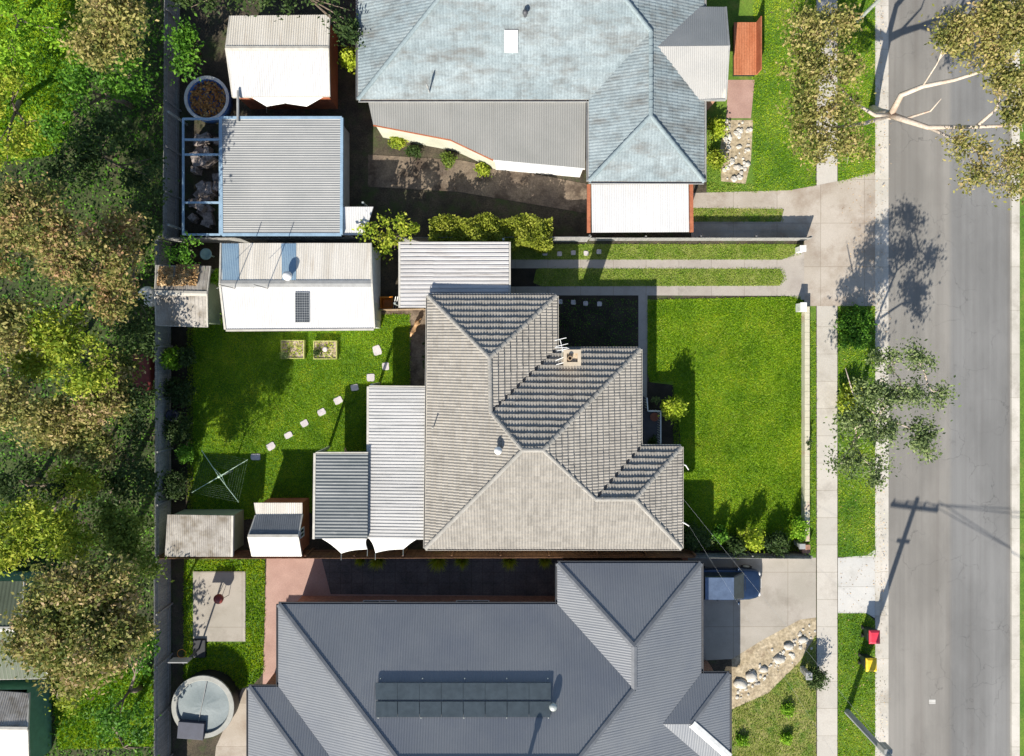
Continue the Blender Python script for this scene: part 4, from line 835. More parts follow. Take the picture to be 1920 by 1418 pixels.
# small east and west wings, slightly lower and butting on the main slopes
ex0, ex1 = xe - 3.2, P(1368, 1263, E)[0]; ey = P(1368, 1263, E)[1]; eh = 2.15
er = (ex1 - eh, ey - eh, E + k_ * eh); e_in = (xe - 4.4, ey - eh, er[2])
wing = [[(xe - .02, ey, E), (ex1, ey, E), er, (xe - eh + .0, ey - eh, er[2])], [(ex1, ey, E), (ex1, ey - 2 * eh, E), er]]
wing += [[(ex1, ey - 2 * eh, E), (xe, ey - 2 * eh, E), (xe - eh, ey - eh, er[2]), er]]
wm = MB(); wdk = MB()
for fc in wing: roof_face(wm, fc, 'corr', .13, .007, lift=.012); deck(wdk, fc)
a = wm.build('wing_roof', M['metal_dark'], h); wdk.build('roof_deck', M['metal_cap'], a)
wx1 = P(466, 1288, E)[0]; wy = P(466, 1288, E)[1]; H3 = 4.2
wr3 = (wx1 + H3, wy - H3, E + k_ * H3)
wing2 = [[(wx1, wy, E), (xw + .02, wy, E), (xw + H3, wy - H3, wr3[2]), wr3], [(wx1, wy, E), wr3, (wx1, wy - 2 * H3, E)], [(wx1, wy - 2 * H3, E), (xw, wy - 2 * H3, E), (xw + H3, wy - H3, wr3[2]), wr3]]
wm = MB(); wdk = MB()
for fc in wing2: roof_face(wm, fc, 'corr', .13, .007, lift=.012); deck(wdk, fc)
a = wm.build('wing_roof', M['metal_dark'], h); wdk.build('roof_deck', M['metal_cap'], a)
for p, q in (((ex1, ey, E), er), ((ex1, ey - 2 * eh, E), er), ((wx1, wy, E), wr3)): metcap(cp, p, q)
cp.build('ridge_cap', M['metal_cap'], roof)
mb = MB(); p, q = Vector(er), Vector((ex1, ey - 2 * eh, E)); metcap(mb, p, q, .2, .07); mb.build('ridge_flashing', M['white'], roof)
gt = MB(); gutterline(gt, [(p[0], p[1], E + .03) for p in (swc, (wx1, swc[1], E), (wx1, wy, E), (xw, wy, E), n_w, vst, w_nw, w_ne, (xe, ey, E), (ex1, ey, E), (ex1, ey - 2 * eh, E), (xe, ey - 2 * eh, E), sec)], .1, .1, close=False); gt.build('gutter', M['gutter_dark'], h)
out = [(swc[0], swc[1]), (sec[0], sec[1]), (xe, ey - 2 * eh), (ex1, ey - 2 * eh), (ex1, ey), (xe, ey), w_ne[:2], w_nw[:2], vst[:2], n_w[:2], (xw, wy), (wx1, wy), (wx1, wy - 2 * H3), (xw, wy - 2 * H3 - .0)]
wl = MB(); wl.prism(inset([Vector(p) for p in out], .45), .1, 2.66); wl.build('wall', M['brick'], h)
x_, y_, _ = P(700, 1133, E); window(h, x_, y_ - .45, .9, 1.8, 1.2, 'x', 1); window(h, x_ + 5, y_ - .45, .9, 1.8, 1.2, 'x', 1)
# tilted solar array
plB = fitplane([n_w, vst, M0]); t = h
ncol = 8
for r_i, (ya, yb, za, zb) in enumerate(((1280, 1312, .10, .07), (1316, 1346, .06, .03))):
    for c_i in range(ncol):
        xa, xb = 704 + 329 * c_i / ncol + (.6 if r_i else .25), 704 + 329 * (c_i + 1) / ncol - (.6 if r_i else .25)
        q = []
        for x, y, dz in ((xa, yb, zb), (xb, yb, zb), (xb, ya, za), (xa, ya, za)):
            p = P(x, y, 4.6); zz = roofz(p[0], p[1], plB) + dz + .05; p = P(x, y, zz); q.append((p[0], p[1], roofz(p[0], p[1], plB) + dz + .05))
        mb = MB(); mb.slab(q, .05); mb.build('solar_panel', M['panel_b'], t)
mb = MB()
for x in (710, 790, 870, 950, 1028):
    for y, dz in ((1281, .1), (1344, .03)):
        p = P(x, y, 4.7); zz = roofz(p[0], p[1], plB); mb.tube([(p[0], p[1], zz - .05), (p[0], p[1], zz + dz)], .025, n=6)
mb.build('solar_mount', M['galv'], t)
vent('roof_vent', 'shiny domed flue at the right end of the solar array', 1038, 1334, plB, .2, .32, M['galv'])
p = P(988, 1420, 5.0); mb = MB(); zz = roofz(p[0], p[1], plB); mb.tube([(p[0], p[1], zz - .1), (p[0], p[1], zz + .5)], .09, n=12); mb.lathe((p[0], p[1], zz + .5), [(.16, 0), (.16, .12), (.02, .2)], 14); mb.build('flue_pipe', M['galv'], h)

# sheds in the reserve, bottom left
h, ra, rb, dm = gable_shed('garden_shed', 'green-walled shed with whitish gabled roof in the bottom left corner', 'shed', P(-80, 1290, 2.2), P(54, 1300, 2.2), P(-90, 1366, 2.9), P(52, 1368, 2.9), P(-80, 1450, 2.2), P(54, 1450, 2.2), M['metal_old'], M['metal_white'], M['shedgreen'], .12)
h, ra, rb, dm = gable_shed('garden_shed', 'dark olive shed roof half hidden by trees at the left edge', 'shed', P(-60, 1090, 2.3), P(45, 1090, 2.3), P(-60, 1180, 2.9), P(40, 1180, 2.9), P(-60, 1275, 2.3), P(95, 1272, 2.3), M['olive'], M['olive'], M['shedgreen'], .2)
mb = MB(); x, y, _ = P(277, 556, .9); mb.lathe((x, y, .1), [(.5, 0), (.55, .8), (.45, .95), (.05, 1.0)], 20); tag(mb.build('water_tank', M['white'], None, True), 'small white round tank just outside the left fence', 'tank')
mb = MB(); x, y, _ = P(268, 702, .9); mb.obox((x, y, .6), (.5, 1.1, .5), .05); tag(mb.build('storage_box', M['maroon'], None, bevel=.08), 'dark maroon storage box outside the left fence', 'box')

# round pool of the lower yard
t = thing('round_pool', 'above-ground round pool with pale rim and grey-blue cover in the lower left yard', 'pool', P(390, 1300, .1))
x, y, _ = P(380, 1326, 1.1); r = 1.68
mb = MB(); mb.lathe((x, y, .1), [(r - .06, 0), (r - .06, 1.0)], 40, False); mb.build('pool_wall', M['dark'], t, True)
mb = MB(); mb.lathe((x, y, 1.05), [(r - .28, 0), (r - .24, .05), (r, .05), (r + .02, 0), (r, -.06), (r - .05, -.06)], 40, False); mb.build('rim', M['poolrim'], t)
mb = MB(); 
n = 40; vs = [(x, y, 1.03)]
for i in range(1, 6):
    for k in range(n): rr = (r - .26) * i / 5; vs.append((x + rr * math.cos(6.2832 * k / n), y + rr * math.sin(6.2832 * k / n), 1.0 + .03 * math.cos(rr * 3) + random.uniform(-.008, .008)))
fs_ = [(0, 1 + k, 1 + (k + 1) % n) for k in range(n)] + [(1 + i * n + k, 1 + (i + 1) * n + k, 1 + (i + 1) * n + (k + 1) % n, 1 + i * n + (k + 1) % n) for i in range(4) for k in range(n)]
mb.add(vs, fs_); mb.build('cover', M['cover'], t, True)
mb = MB(); mb.tube([(x - .35, y - 1.3, 1.05), (x + .2, y + 1.35, 1.05)], .02, n=5); mb.build('cover_seam', M['gutter_grey'], t)
t = thing('pool_steps', 'dark blue-grey step platform at the lower edge of the round pool', 'steps', P(358, 1372, .1))
mb = MB(); a = P(358, 1370, 1.2); mb.obox((a[0], a[1], 1.0), (.7, .45, .25), -.08); mb.build('platform', flat('step_grey', (.05, .055, .08), .6), t, bevel=.02)
for i in (-1, 1):
    for j in (-1, 1): mb = MB(); mb.box(a[0] + i * .6 - .04, a[1] + j * .35 - .04, .1, a[0] + i * .6 + .04, a[1] + j * .35 + .04, .76); mb.build('leg', M['dark'], t)
mb = MB(); mb.box(a[0] - .5, a[1] - .8, .1, a[0] + .5, a[1] - .47, .5); mb.build('step', M['dark'], t)

# basketball hoop by the slab
bx, by, _ = P(376, 1214, .1); t = thing('basketball_hoop', 'slim pole basketball hoop below the concrete slab on the lower lawn', 'basketball hoop', (bx, by, .1))
mb = MB(); mb.tube([(bx, by, .1), (bx, by, 2.2), (bx + .1, by + .35, 2.75)], .05, n=8); mb.build('pole', M['gutter_dark'], t)
mb = MB(); mb.obox((bx + .1, by + .4, 2.8), (.5, .025, .3), 0); mb.build('backboard', M['gutter_grey'], t)
mb = MB(); mb.tube([(bx + .1 + .22 * math.cos(k * 6.2832 / 16), by + .68 + .22 * math.sin(k * 6.2832 / 16), 2.65) for k in range(17)], .012, n=5); mb.build('rim', M['orange'], t)
mb = MB(); mb.obox((bx, by, .2), (.35, .5, .1), 0); mb.build('base', M['dark'], t, bevel=.04)
t = thing('swing_ball', 'dark red covered barbecue standing on the concrete slab', 'barbecue', P(410, 1122, .17))
x, y, _ = P(409, 1124, .9); mb = MB(); mb.lathe((x, y, .62), [(.06, 0), (.24, .1), (.27, .25), (.2, .38), (.03, .44)], 18); mb.build('bowl', M['maroon'], t, True)
for k in range(3): mb = MB(); mb.tube([(x + .2 * math.cos(k * 2.1), y + .2 * math.sin(k * 2.1), .7), (x + .3 * math.cos(k * 2.1), y + .3 * math.sin(k * 2.1), .17)], .015, n=5); mb.build('leg', M['dark'], t)
t.name = 'barbecue'

# ------------------------------------------------------------------ fences and walls
def paling(label, x0, y0, x1, y1, ht, m, axis, rails=1, step=0.1, zb=.1):
    a, b = P(x0, y0, 0), P(x1, y1, 0); d = Vector((b[0] - a[0], b[1] - a[1], 0)); L = d.length; d.normalize(); nn = Vector((-d.y, d.x, 0)) * rails
    t = thing('timber_fence', label, 'fence', (a[0], a[1], zb)); rz = math.atan2(d.y, d.x)
    mb = MB(); n = int(L / step)
    for i in range(n):
        c = Vector(a) + d * ((i + .5) * L / n); hh = ht + random.uniform(-.02, .02)
        mb.obox((c.x, c.y, zb + hh / 2), (L / n / 2 - .004, .009, hh / 2), rz + random.uniform(-.03, .03))
    mb.build('palings', m, t)
    mb = MB()
    for zz in (.35, ht - .3): c = Vector(a) + d * L / 2 + nn * .035; mb.obox((c.x, c.y, zb + zz), (L / 2, .02, .04), rz)
    mb.build('rails', m, t); k = int(L / 2.4) + 1
    for i in range(k):
        c = Vector(a) + d * (L * i / (k - 1)) + nn * .09; mb = MB(); mb.obox((c.x, c.y, zb + ht / 2 - .03), (.045, .035, ht / 2 - .03), rz); mb.build('post', m, t)
paling('grey timber paling fence along the left edge of the middle yard', 322, 1030, 322, 460, 1.8, M['fence'], 'y', -1)
paling('grey paling fence along the left edge of the upper neighbour yard', 336, 455, 340, -200, 1.8, M['fence'], 'y', -1)
paling('grey paling fence along the left edge of the lower yard', 322, 1600, 322, 1036, 1.9, M['fence'], 'y', -1)
paling('tall grey paling fence between the middle and the upper yard', 326, 456, 1100, 454, 1.7, M['fence'], 'x', 1)
paling('lower dark fence between the two driveways', 1104, 452, 1508, 452, 1.0, M['fence'], 'x', 1)
paling('red-brown timber fence along the bottom of the middle yard', 326, 1031, 1290, 1029, 1.7, M['fence_brown'], 'x', 1)
paling('dark timber fence below the front garden bed', 1292, 1036, 1508, 1038, 1.0, M['fence'], 'x', 1)
t = thing('low_front_wall', 'low cream front wall along the street side of the lawn', 'wall', P(1513, 800, .1))
x0, y1, _ = P(1509, 575, .6); x1, y0, _ = P(1516, 1015, .6); mb = MB(); mb.box(x0, y0, .1, x1, y1, .62); mb.build('brickwork', M['wallbrick'], t)
mb = MB(); 
for i in range(36): ya = y0 + (y1 - y0) * i / 36; mb.box(x0 - .03, ya + .005, .623, x1 + .03, ya + (y1 - y0) / 36 - .005, .68)
mb.build('capping', M['wallbrick'], t)
def pillar(label, px, py, wx, wy, ht, m):
    x, y, _ = P(px, py, ht); t = thing('gate_pillar', label, 'pillar', (x, y, .1)); mb = MB(); mb.box(x - wx, y - wy, .1, x + wx, y + wy, ht - .06); mb.build('shaft', m, t)
    mb = MB(); mb.box(x - wx - .03, y - wy - .03, ht - .057, x + wx + .03, y + wy + .03, ht); mb.build('cap', m, t)
pillar('white gate pillar at the upper end of the low front wall', 1507, 576, .14, .22, .9, M['white'])
pillar('white gate pillar at the street end of the fence between the driveways', 1506, 466, .14, .14, .9, M['white'])
pillar('reddish brick pillar at the lower end of the low front wall', 1512, 1030, .18, .2, .8, M['brick'])
mb = MB(); x, y, _ = P(1503, 1024, .9); mb.obox((x, y, .5), (.13, .1, .4)); mb.obox((x, y, .97), (.16, .14, .06)); tag(mb.build('letterbox', M['gutter_grey']), 'small grey letterbox at the lower end of the low front wall', 'letterbox')
# gate panel between pillars (dark slatted)
# porch railing
t = thing('porch_platform', 'dark porch platform with white stepped railing in front of the tiled house', 'porch', P(1222, 790, .1))
x0, y0, _ = P(1195, 846, .3); x1, y1, _ = P(1238, 770, .3); x2, y2, _ = P(1212, 744, .3)
mb = MB(); mb.box(x0, y0, .1, x1, y1, .34); mb.box(x0, y1 + .003, .1, x2, y2, .34); mb.build('floor', M['porch'], t)
mb = MB(); zz = 1.25
pr = [P(1213, 746, zz), P(1215, 771, zz), P(1239, 771, zz), P(1239, 832, zz)]
for i in range(3): edge(mb, pr[i], pr[i + 1], .03, .05, .0)
mb.build('top_rail', M['white'], t); mb = MB()
for i in range(3):
    a, b = Vector(pr[i]), Vector(pr[i + 1]); n = int((b - a).length / .13)
    for k in range(n + 1): c = a.lerp(b, k / n); mb.box(c.x - .012, c.y - .012, .34, c.x + .012, c.y + .012, zz - .05)
mb.build('balusters', M['white'], t)
mb = MB(); x, y, _ = P(1227, 782, .75); mb.lathe((x, y, .345), [(.13, 0), (.22, .38), (.24, .4), (.2, .4), (.18, .36), (.01, .36)], 20); tag(mb.build('plant_pot', M['terracotta'], None, True), 'round terracotta pot on the dark porch', 'pot')
# little pipes at the front eave
mb = MB(); mb.tube([P(1279, 870, 2.7), P(1286, 873, 2.7), P(1291, 881, 2.65)], .03, n=6); tag(mb.build('cable_bracket', M['white']), 'short white bent pipe at the right eave, upper of two', 'bracket')
mb = MB(); mb.tube([P(1279, 979, 2.8), P(1285, 982, 2.85), P(1292, 986.5, 2.85)], .03, n=6); tag(mb.build('cable_bracket', M['white']), 'short white straight bracket at the right eave, lower of two', 'bracket')

# ------------------------------------------------------------------ stepping stones, planters, hoist
def stone(label, px, py, wpx, hpx, rz, group, m=M['stone']):
    x, y, _ = P(px, py, .13); a, b = wpx / PPM / 2, hpx / PPM / 2; pts = []
    for k in range(20):
        t = 2 * math.pi * k / 20; c, s = math.cos(t), math.sin(t); q = (abs(c) ** 9 + abs(s) ** 9) ** (-1 / 9) * random.uniform(.93, 1.04)
        X, Y = c * q * a, s * q * b; pts.append((x + X * math.cos(rz) - Y * math.sin(rz), y + X * math.sin(rz) + Y * math.cos(rz)))
    mb = MB(); mb.prism(pts, .08, .145); return tag(mb.build('stepping_stone', m, None, bevel=.012), label, 'stepping stone', group)
ordn = ['first', 'second', 'third', 'fourth', 'fifth', 'sixth', 'seventh', 'eighth', 'ninth', 'tenth']
for i, (x, y, a, b, r) in enumerate(STONES):
    stone(f'pale stepping stone, {ordn[i]} in the trail from the shed corner down to the clothes hoist', x, y, a, b, r, 'stepping stones curving across the back lawn')
for i, (x, y) in enumerate(((1050, 566), (1075, 567), (1098, 569), (1124, 570))):
    stone(f'small shaded paver, {ordn[i]} from the left in the row below the driveway', x, y, 9, 9, 0, 'pavers in the shaded patch below the driveway')
for i, (x, y) in enumerate(((1022, 475), (1049, 476), (1075, 474), (1099, 475), (1123, 472))):
    stone(f'small square paver, {ordn[i]} from the left in the grass above the driveway', x, y, 9, 9, 0, 'pavers in the grass above the driveway')
for i, (a, b, c, d_) in enumerate(PLANT):
    lab = ['left raised garden box with a dark bush in one corner', 'right raised garden box with a small round stone inside'][i]
    x0, y0, _ = P(a, d_, .35); x1, y1, _ = P(c, b, .35); t = thing('raised_garden_box', lab, 'garden box', ((x0 + x1) / 2, (y0 + y1) / 2, .1), 'raised garden boxes on the back lawn')
    mb = MB(); mb.box(x0, y0, .1, x1, y0 + .05, .42).box(x0, y1 - .05, .1, x1, y1, .42).box(x0, y0 + .05, .1, x0 + .05, y1 - .05, .42).box(x1 - .05, y0 + .05, .1, x1, y1 - .05, .42); mb.build('frame', surf('box_timber', (.3, .32, .08), (.42, .42, .14), 3, .8, 12, .2), t)
    mb = MB(); mb.box(x0 + .052, y0 + .052, .11, x1 - .052, y1 - .052, .36); mb.build('soil', surf('sandy_soil', (.3, .22, .15), (.5, .4, .33), 4, .95, 16, .3), t)
    C_ = np.array([(random.uniform(x0 + .1, x1 - .1), random.uniform(y0 + .1, y1 - .1), .38 + random.random() * .06) for _ in range(260)]); 
    V, F = leafgeo(C_, .045); np_obj('weeds', V, F, M['lf_lime'], t)
    cx, cy = x0 + .22, y0 + (.22 if i == 0 else .35); C_ = np.array([(cx + random.gauss(0, .11), cy + random.gauss(0, .1), .42 + abs(random.gauss(0, .12))) for _ in range(260)])
    V, F = leafgeo(C_, .05); np_obj('bush', V, F, M['lf_dark'] if i else M['lf_grey'], t)
    if i: mb = MB(); mb.lathe((x0 + .65, y0 + .55, .36), [(.13, 0), (.14, .1), (.1, .14), (.02, .14)], 14); mb.build('round_stone', M['stone'], t)
scatter('weeds', 'sparse low weeds in the shaded bed behind the front wing', 'weeds', lambda: (*P(random.uniform(1046, 1195), random.uniform(560, 655), .15)[:2], .12 + random.random() * .06), 1500, .035, M['lf_green'])
# rotary clothes hoist
hx, hy, _ = P(437, 883, 0); ZH = 1.95
t = thing('clothes_hoist', 'pale green rotary clothes hoist with four arms on the back lawn', 'clothes hoist', (hx, hy, .1))
mb = MB(); mb.tube([(hx, hy, .1), (hx, hy, 1.2)], .035, n=10).tube([(hx, hy, 1.2), (hx, hy, ZH + .02)], .025, n=8); mb.build('pole', M['galv'], t)
hg = flat('hoist_green', (.45, .6, .45), .5); cen = Vector(P(409, 892, ZH)); tips = [P(376, 842, ZH + .1), P(463, 860, ZH + .1), P(446, 940, ZH + .1), P(358, 922, ZH + .1)]
cen = Vector((hx, hy, ZH)); off = cen - Vector(P(409, 892, ZH)); tips = [Vector(p) + Vector((off.x, off.y, 0)) for p in tips]
for p in tips: mb = MB(); mb.tube([cen, p], .016, .012, n=6); mb.tube([cen + Vector((0, 0, -.35)), cen.lerp(p, .35)], .012, n=5); mb.build('arm', hg, t)
mb = MB(); mb.lathe((hx, hy, ZH - .4), [(.05, 0), (.06, .06), (.05, .1), (.04, .1)], 12); mb.lathe((hx, hy, ZH - .04), [(.07, 0), (.07, .08), (.03, .1)], 12); mb.build('hub', hg, t)
mb = MB()
for k in range(7):
    f_ = .42 + .095 * k
    for i in range(4): mb.tube([cen.lerp(tips[i], f_), cen.lerp(tips[(i + 1) % 4], f_)], .0016, n=4)
mb.build('lines', flat('line_green', (.3, .4, .3), .5), t)

# orange tub, small gate fence
t = thing('orange_tub', 'open orange plastic tub by the corner of the long white shed', 'tub', P(725, 568, .1))
x, y, _ = P(724, 568, .6); mb = MB(); q = lambda s, z: [(x - s * 1.08, y - s, z), (x + s * 1.08, y - s, z), (x + s * 1.08, y + s, z), (x - s * 1.08, y + s, z)]
vs = q(.24, .1) + q(.31, .6) + q(.34, .62) + q(.34, .58) ; inn = q(.28, .6) + q(.22, .14)
mb.add(q(.24, .1) + q(.31, .6) + q(.28, .6) + q(.22, .14), [(3, 2, 1, 0)] + [(4 * l + i, 4 * l + (i + 1) % 4, 4 * l + 4 + (i + 1) % 4, 4 * l + 4 + i) for l in range(3) for i in range(4)] + [(12, 13, 14, 15)])
mb.build('tub_body', M['orange'], t, bevel=.04)
mb = MB(); mb.box(x - .36, y - .34, .575, x + .36, y - .3, .61).box(x - .36, y + .3, .575, x + .36, y + .34, .61); mb.build('rim', M['orange'], t)
paling('short pale picket fence between the shed corner and the house', 716, 583, 800, 581, 1.0, M['timber'], 'x', 1, .12)
t = thing('pipe_stack', 'bundle of pale pipes leaning beside the orange tub', 'pipes', P(742, 568, .1))
for k in range(3): mb = MB(); mb.tube([P(737 + 4 * k, 582, .3), P(742 + 4 * k, 556, 1.0)], .02, n=6); mb.build('pipe', M['white'], t)

# dogs
def skin(name, verts, edges, radii, m, parent, lvl=2):
    org = ORG[parent]; me = bpy.data.meshes.new(name); me.from_pydata([Vector(v) - org for v in verts], edges, []); 
    o = finish(name, me, m, parent, org)
    bpy.context.view_layer.objects.active = o
    sk = o.modifiers.new('skin', 'SKIN'); 
    if not me.skin_vertices: 
        bm = bmesh.new(); bm.from_mesh(me); bm.verts.layers.skin.verify(); bm.to_mesh(me); bm.free()
    for i, r in enumerate(radii): me.skin_vertices[0].data[i].radius = (r, r) if not isinstance(r, tuple) else r
    me.skin_vertices[0].data[0].use_root = True
    ss = o.modifiers.new('sub', 'SUBSURF'); ss.levels = lvl; ss.render_levels = lvl; sk.use_smooth_shade = True; return o
def dog(label, px, py, ang, collar=True, sc=1.0):
    x, y, _ = P(px, py, .4); t = thing('dog', label, 'dog', (x, y, .1)); c, s = math.cos(ang), math.sin(ang)
    def W(f, l, z): return (x + (f * c - l * s) * sc, y + (f * s + l * c) * sc, .1 + z * sc)
    V = [W(-.22, 0, .46), W(-.02, 0, .44), W(.2, 0, .45), W(.3, 0, .53), W(.4, .02, .62), W(.5, .03, .6), W(.59, .035, .57),
         W(-.33, 0, .43), W(-.45, .03, .33), W(-.56, .08, .3),
         W(-.25, .085, .34), W(-.2, .09, .24), W(-.28, .09, .15), W(-.26, .09, .03), W(-.21, .09, .015),
         W(-.25, -.085, .34), W(-.16, -.09, .24), W(-.22, -.09, .15), W(-.2, -.09, .03), W(-.15, -.09, .015),
         W(.2, .085, .32), W(.21, .085, .2), W(.2, .085, .03), W(.25, .085, .015),
         W(.2, -.085, .32), W(.23, -.085, .2), W(.25, -.085, .03), W(.3, -.085, .015)]
    Ed = [(0, 1), (1, 2), (2, 3), (3, 4), (4, 5), (5, 6), (0, 7), (7, 8), (8, 9), (0, 10), (10, 11), (11, 12), (12, 13), (13, 14), (0, 15), (15, 16), (16, 17), (17, 18), (18, 19), (2, 20), (20, 21), (21, 22), (22, 23), (2, 24), (24, 25), (25, 26), (26, 27)]
    Rr = [.105, .095, .125, .085, .08, .05, .033, .035, .02, .012, .07, .04, .025, .022, .028, .07, .04, .025, .022, .028, .055, .032, .024, .03, .055, .032, .024, .03]
    skin('body', V, Ed, [r * sc for r in Rr], M['tan'], t)
    for l in (-1, 1):
        mb = MB(); a, b, d_ = W(.39, .02 + l * .05, .7), W(.35, .02 + l * .075, .66), W(.4, .02 + l * .13, .6); mb.slab([a, b, d_], .012); mb.build('ear', M['tan'], t)
        mb = MB(); mb.ball(W(.47, .03 + l * .042, .635), .012, n=8); mb.build('eye', M['dark'], t)
    mb = MB(); mb.ball(W(.62, .036, .58), .018, n=8); mb.build('nose', M['dark'], t)
dog('tan dog standing on the brown path beside the rear wall of the tiled house', 779, 613, math.atan2(-.82, -.42))
dog('tan dog looking out from under the upper edge of the dark patio roof', 652, 858, R(95), sc=.95)

# wheelie bins
def bin_(label, px, py, lid):
    x, y, _ = P(px, py, 1.05); t = thing('wheelie_bin', label, 'bin', (x, y, .1), 'wheelie bins put out at the kerb')
    def q(sx, sy, z): return [(x - sx, y - sy, z), (x + sx, y - sy, z), (x + sx, y + sy, z), (x - sx, y + sy, z)]
    mb = MB(); mb.add(q(.2, .24, .13) + q(.28, .34, 1.0), [(3, 2, 1, 0), (4, 5, 6, 7)] + [(i, (i + 1) % 4, 4 + (i + 1) % 4, 4 + i) for i in range(4)]); mb.build('bin_body', M['bin'], t, bevel=.03)
    mb = MB(); mb.add(q(.3, .37, 1.003) + q(.3, .37, 1.04) + q(.2, .26, 1.1), [(3, 2, 1, 0), (8, 9, 10, 11)] + [(4 * l + i, 4 * l + (i + 1) % 4, 4 * l + 4 + (i + 1) % 4, 4 * l + 4 + i) for l in range(2) for i in range(4)]); mb.build('lid', lid, t, bevel=.03)
    for l in (-1, 1): mb = MB(); mb.tube([(x - .3, y + l * .22, .2), (x - .24, y + l * .22, .2)], .1, n=14); mb.build('wheel', M['tyre'], t)
    mb = MB(); mb.tube([(x - .33, y - .2, .96), (x - .33, y + .2, .96)], .018, n=6); mb.build('handle', M['bin'], t)
bin_('wheelie bin with a red lid at the kerb', 1640, 1195, M['redlid'])
bin_('wheelie bin with a yellow lid at the kerb, below the red-lidded one', 1634, 1247, M['yellow'])

# ------------------------------------------------------------------ power pole, street light, wires
bx, by, _ = P(1588, 1334, .1); HP = 8.5
t = thing('power_pole', 'tall grey timber power pole on the lower grass verge', 'power pole', (bx, by, .1))
mb = MB(); mb.tube([(bx, by, .05), (bx, by, HP)], .16, .12, n=14); mb.build('pole', M['pole'], t)
mb = MB(); mb.obox((bx, by, HP - .35), (1.32, .06, .06), R(-7)); mb.build('crossarm', M['timber'], t)
mb = MB(); mb.obox((bx, by, HP - 1.7), (.35, .05, .05), R(-7)); mb.build('crossarm', M['timber'], t)
for k in (-1.2, -.5, .5, 1.2): mb = MB(); mb.lathe((bx + k * math.cos(R(-7)), by + k * math.sin(R(-7)), HP - .29), [(.05, 0), (.07, .06), (.04, .12), (.05, .16), (.01, .2)], 10); mb.build('insulator', M['white'], t)
mb = MB(); mb.obox((bx, by + .2, 4.3), (.2, .12, .35)); mb.build('service_box', M['gutter_grey'], t)
def wire(label, a, b, sag, r=.012, m=None, name='overhead_cable', group=None):
    a, b = Vector(a), Vector(b); pts = [a.lerp(b, k / 16) - Vector((0, 0, sag * 4 * (k / 16) * (1 - k / 16))) for k in range(17)]
    mb = MB(); mb.tube(pts, r, n=5); return tag(mb.build(name, m or M['wire']), label, 'cable', group)
for i, (k, ex, ey_) in enumerate(((-1.2, 30, 1.6), (-.5, 30, .2), (.5, 30, -12), (1.2, 30, -14))):
    wire(f'{["uppermost", "upper", "lower", "lowest"][i]} of the cables crossing the street from the power pole', (bx + k, by, HP - .1), (bx + ex, by + ey_, 7.4), .5, .016, group='cables from the power pole')
sx, sy = P(1279, 933, 2.85)[:2]
wire('thin service cable from the front eave running down right over the lawn', P(1279, 933, 2.9), (bx, by + .1, 6.6), .35, .004, M['pole'])
wire('thin cable dropping steeply right from the lower eave bracket', P(1292, 986, 2.9), (bx - .2, by - 4, 6.2), .3, .003, M['pole'])
lx, ly, _ = P(1607, 40, .1); t = thing('street_light', 'pale street light pole leaning out of the top of the picture', 'street light', (lx, ly, .1))
mb = MB(); mb.tube([(lx, ly, .05), (lx, ly, 6.6), (lx + .3, ly, 7.1), (lx + 1.4, ly, 7.3)], .1, .05, n=10); mb.build('pole', M['galv'], t)
mb = MB(); mb.obox((lx + 1.7, ly, 7.3), (.35, .13, .07)); mb.build('lamp_head', M['gutter_grey'], t)

